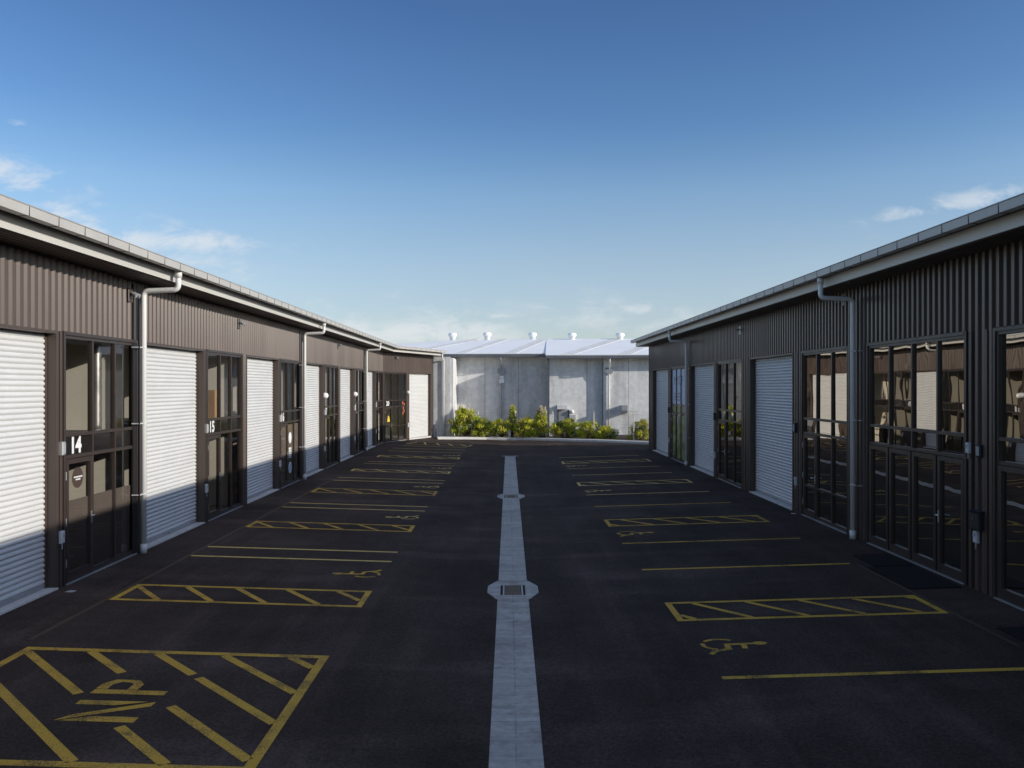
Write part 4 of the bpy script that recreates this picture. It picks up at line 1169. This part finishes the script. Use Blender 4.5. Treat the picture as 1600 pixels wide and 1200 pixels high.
text_mesh(b, 'SHEEP', 0.52, right_xf(39.5, -0.0165, 2.78), (0, -1, 0), (0, 0, 1), (-1, 0, 0), 0.0, 1.25, 0.001)
b.build('lettering', 'poster_ink', r)

# cardboard boxes and a flue seen through the upper glass
def carton(u, v, z, w, d, h, label, rot=0.0):
    r = root('cardboard_box', label, 'box', tuple(left_xf(u, v, z)), 'cardboard boxes behind the unit 15 window')
    b = MB(left_xf); b.box(u - w / 2, u + w / 2, v - d / 2, v + d / 2, z, z + h); b.build('carton', 'card', r)
    t = MB(left_xf); t.box(u - 0.03, u + 0.03, v - d / 2 - 0.002, v + d / 2 + 0.002, z + h * 0.75, z + h + 0.002); t.build('tape', 'tape', r)
z0 = UNIT[15]
carton(z0 + 4.75, -0.62, 2.52, 0.62, 0.42, 0.36, 'brown cardboard box at the bottom of the stack behind the unit 15 glass')
carton(z0 + 4.8, -0.64, 2.885, 0.58, 0.40, 0.44, 'brown cardboard box on top of the stack behind the unit 15 glass')
carton(z0 + 5.75, -0.60, 2.52, 0.30, 0.40, 0.80, 'tall narrow cardboard box standing in the middle pane of unit 15')
for k, (u, v) in {14: (6.12, -0.55), 16: (5.7, -0.55), 17: (5.4, -0.6)}.items():
    uu = UNIT[k] + u
    b = MB(left_xf); n = 26
    b.tube([(uu, v, 2.54 + (5.36 - 2.54) * q / n) for q in range(n + 1)], [0.10 if q % 2 else 0.106 for q in range(n + 1)], 18)
    tag(b.build('flue_duct', 'steel', None, True), 'shiny round steel duct standing behind the upper glass of unit %d' % k, 'duct', 'steel ducts behind the glass')

# door mats
for k, (x0, x1, y0, y1, lb) in enumerate(((6.83, 7.72, 14.1, 15.78, 'larger black doormat before the folding glass doors'), (7.02, 7.74, 15.83, 16.9, 'smaller black doormat just beyond the larger one'), (6.95, 7.74, 10.5, 11.8, 'black doormat at the right edge before the nearest folding doors'))):
    b = MB()
    for a, c in ((0, 1),):
        b.prism([(x0, y0, gz(x0) + 0.004), (x1, y0, gz(x1) + 0.004), (x1, y1, gz(x1) + 0.004), (x0, y1, gz(x0) + 0.004)], (0, 0, 0.014))
    tag(b.build('doormat', 'rubber'), lb, 'doormat', 'black doormats')
# standpipe tap by the pale end wall
r = root('garden_tap', 'small dark standpipe tap at the foot of the pale end wall', 'tap', (-4.9, 57.75, -0.08))
b = MB(); b.tube([(-4.9, 57.75, -0.1), (-4.9, 57.75, 0.62)], 0.03, 10); b.build('standpipe', 'black', r)
b = MB(); b.tube(fillet([(-4.9, 57.75, 0.6), (-4.9, 57.6, 0.62), (-4.9, 57.6, 0.5)], 0.03), 0.025, 10); b.tube([(-4.98, 57.68, 0.7), (-4.82, 57.68, 0.7)], 0.015, 8); b.build('tap_head', 'iron', r)
# small litter and fallen leaves on the asphalt
GLit = 'scraps lying on the asphalt'
for k, (px, py, lb) in enumerate(((110, 925, 'pale scrap of paper lying before the unit 14 door'), (338, 803, 'pale scrap lying before the unit 15 door'), (1239, 803, 'pale scrap lying at the corner of the nearest right roller door'))):
    x, y = G(px, py); b = MB(); z = gz(x) + 0.005
    b.prism([(x - 0.07, y - 0.03, z), (x + 0.06, y - 0.05, z), (x + 0.08, y + 0.03, z), (x - 0.03, y + 0.05, z)], (0.005, 0, 0.012))
    tag(b.build('paper_scrap', 'plastic'), lb, 'litter', GLit)

# ------------------------------------------------------------------ fence and shrubs
fp = [(-3.6, 58.7), (-1.98, 58.1), (0.60, 57.3), (3.12, 56.3), (5.75, 54.9), (8.15, 53.4), (10.8, 51.9)]
fr = root('chain_link_fence', 'thin chain link fence on pale posts with barbed wire, among the shrubs', 'fence', (3.1, 56.3, 0))
FT = 1.72
for x, y in fp:
    b = MB(); b.tube([(x, y, -0.05), (x, y, FT)], 0.035, 10); b.tube([(x, y, FT), (x - 0.06, y - 0.1, FT + 0.13)], 0.018, 8); b.build('post', 'galv', fr)
b = MB()
for (x0, y0), (x1, y1) in zip(fp[:-1], fp[1:]):
    d = Vector((x1 - x0, y1 - y0, 0)); l = d.length; d /= l
    h = FT - 0.15; s = 0.11; n = int((l + h) / s)
    for sg in (1, -1):
        for k in range(n):
            a0 = k * s - h; a1 = a0 + h
            t0, t1 = max(0, -a0 / h), min(1, (l - a0) / h)
            if t0 >= t1: continue
            pa, pb = a0 + h * t0, a0 + h * t1
            za, zb = (0.05 + h * t0, 0.05 + h * t1) if sg > 0 else (0.05 + h * (1 - t0), 0.05 + h * (1 - t1))
            A = Vector((x0, y0, 0)) + d * pa; B = Vector((x0, y0, 0)) + d * pb
            w = 0.0022
            b.quad((A.x, A.y, za - w), (B.x, B.y, zb - w), (B.x, B.y, zb + w), (A.x, A.y, za + w))
b.build('wire_mesh', 'wire', fr)
b = MB()
for (x0, y0), (x1, y1) in zip(fp[:-1], fp[1:]):
    for z in (0.3, 1.0, FT - 0.08): b.tube([(x0, y0, z), (x1, y1, z)], 0.006, 6)
    b.tube([(x0 - 0.06, y0 - 0.1, FT + 0.12), ((x0 + x1) / 2 - 0.06, (y0 + y1) / 2 - 0.1, FT + 0.08), (x1 - 0.06, y1 - 0.1, FT + 0.12)], 0.006, 6)
b.build('strand_wire', 'wire', fr)
b = MB()   # loops of a loose barbed coil near the left posts
(x0, y0), (x1, y1) = fp[1], fp[2]
path = []
for q in range(120):
    t = q / 119; a = t * 2 * math.pi * 4.5
    path.append((x0 + (x1 - x0) * t + 0.22 * math.sin(a), y0 + (y1 - y0) * t, FT - 0.05 + 0.2 * math.cos(a)))
b.tube(path, 0.007, 5); b.build('barbed_coil', 'wire', fr)

def shrub(name, label, cx, cy, rx, ry, h, nclump, per, leaf, mixm, seed, plume=0, base=0.05, spiky=False):
    rnd = random.Random(seed); rx *= 1.22; ry *= 1.15; h *= 1.12
    r = root(name, label, 'shrub', (cx, cy, base - 0.12), 'shrubs along the far kerb')
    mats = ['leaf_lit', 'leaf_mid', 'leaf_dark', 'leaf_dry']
    b = MB(); st = MB()
    tips = []
    for k in range(nclump):
        th = rnd.uniform(0, 2 * math.pi); e = rnd.random() ** 0.55
        zz = rnd.uniform(0.06, 1.0)
        wid = math.sqrt(max(0.02, 1 - (max(0, zz - 0.35) / 0.66) ** 2)) if not spiky else max(0.12, 1.0 - zz * 0.85)
        c = Vector((cx + rx * wid * e * math.cos(th), cy + ry * wid * e * math.sin(th), base + h * zz * rnd.uniform(0.86, 1.08)))
        tips.append(c)
        cr = rnd.uniform(0.16, 0.32) * min(1.0, 0.55 + h / 3)
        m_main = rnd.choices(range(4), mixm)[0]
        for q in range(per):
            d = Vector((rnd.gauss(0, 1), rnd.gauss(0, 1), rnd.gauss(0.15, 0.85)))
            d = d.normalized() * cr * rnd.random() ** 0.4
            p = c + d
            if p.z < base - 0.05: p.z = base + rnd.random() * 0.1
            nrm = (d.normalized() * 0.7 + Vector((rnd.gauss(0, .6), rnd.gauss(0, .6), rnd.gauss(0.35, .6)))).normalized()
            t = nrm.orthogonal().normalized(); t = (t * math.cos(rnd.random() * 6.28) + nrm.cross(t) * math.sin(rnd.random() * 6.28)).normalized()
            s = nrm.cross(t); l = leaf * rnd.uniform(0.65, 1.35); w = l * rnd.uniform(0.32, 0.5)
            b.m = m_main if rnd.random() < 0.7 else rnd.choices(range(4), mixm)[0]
            i = len(b.v); b.v += [p - t * l * 0.5, p + s * w * 0.5 - t * l * 0.05 + nrm * 0.01, p + t * l * 0.5, p - s * w * 0.5 - t * l * 0.05 + nrm * 0.01]
            b.face((i, i + 1, i + 2, i + 3))
    b.build('foliage', mats, r)
    for c in rnd.sample(tips, min(len(tips), 16)):
        o = Vector((cx + rnd.gauss(0, rx * 0.2), cy + rnd.gauss(0, ry * 0.2), base - 0.12)); mpt_ = (o + c) / 2 + Vector((rnd.gauss(0, .06), rnd.gauss(0, .06), 0.1))
        st.tube([tuple(o), tuple(mpt_), tuple(c)], [0.022, 0.014, 0.006], 6)
    st.build('stem', 'bark', r)
    for k in range(plume):
        f = MB(); tx = cx + rnd.uniform(-0.35, 0.35) * rx; ty = cy + rnd.uniform(-0.4, 0.2) * ry; z0 = base + h * rnd.uniform(0.72, 0.86); hh = rnd.uniform(0.55, 0.85)
        f.tube([(tx, ty, z0 - 0.3), (tx + 0.02, ty, z0 + hh * 0.9)], [0.01, 0.004], 5)
        for q in range(170):
            t = rnd.random(); rad = 0.13 * (1 - t) ** 0.7 * math.sin(min(1, t * 5 + .3) * 1.57) + 0.01
            a = rnd.uniform(0, 6.28); p = Vector((tx + rad * math.cos(a) + 0.02 * t, ty + rad * math.sin(a), z0 + hh * t))
            u = Vector((rnd.gauss(0, 1), rnd.gauss(0, 1), rnd.gauss(.6, 1))).normalized() * 0.04; w = u.orthogonal().normalized() * 0.018
            i = len(f.v); f.v += [p - u, p + w, p + u, p - w]; f.face((i, i + 1, i + 2, i + 3))
        f.build('flower_plume', 'plume', r)
    return r
def at(px, Y): return (px - CX) * Y / F
shrub('leafy_shrub', 'tall bushy shrub with whitish flower heads, leftmost against the concrete wall', at(726, 57.6), 57.9, 0.95, 0.6, 1.55, 95, 62, 0.15, (4, 4, 2, 1), 1, 2)
shrub('leafy_shrub', 'low leafy shrub in front of the second fence post, beside the tallest left shrub', at(757, 57.4), 57.5, 0.62, 0.5, 0.95, 52, 60, 0.14, (3, 5, 2, 1), 2)
shrub('leafy_shrub', 'low olive shrub below the coil of barbed wire', at(784, 57.3), 57.3, 0.75, 0.5, 1.0, 60, 60, 0.13, (4, 3, 1.5, 3), 3)
shrub('weed_clump', 'thin upright dark weed rising beside a fence post left of the plume shrub', at(801, 57.2), 57.35, 0.28, 0.28, 1.75, 34, 34, 0.13, (2, 4, 4, 1), 4, 0, spiky=True)
shrub('leafy_shrub', 'low bright shrub left of the pink plumes', at(821, 56.9), 56.9, 0.72, 0.5, 1.05, 62, 60, 0.14, (5, 4, 1.5, 1), 5)
shrub('flowering_shrub', 'tall shrub with pinkish flower plumes in the middle of the row', at(846, 56.6), 56.8, 0.6, 0.5, 1.55, 62, 58, 0.14, (4, 4, 1.5, 2), 6, 5, spiky=True)
shrub('leafy_shrub', 'wide dark-edged shrub right of the gap, below the service door', at(885, 55.9), 56.0, 0.95, 0.6, 0.98, 80, 62, 0.14, (4, 4, 2.5, 2), 7)
shrub('leafy_shrub', 'yellowish shrub between the two right fence posts, its right flank sloping down', at(921, 55.2), 55.3, 0.75, 0.55, 0.92, 62, 62, 0.14, (6, 3, 2, 2), 8)
shrub('leafy_shrub', 'low sloping shrub end spilling to the right of the yellowish shrub', at(948, 54.7), 54.7, 0.62, 0.5, 0.62, 46, 60, 0.13, (5, 4, 2, 1), 9)
shrub('leafy_shrub', 'dull olive shrub at the right edge, cut by the right building', at(1003, 53.6), 53.8, 0.72, 0.6, 1.05, 66, 62, 0.12, (2, 3, 2, 5), 10)
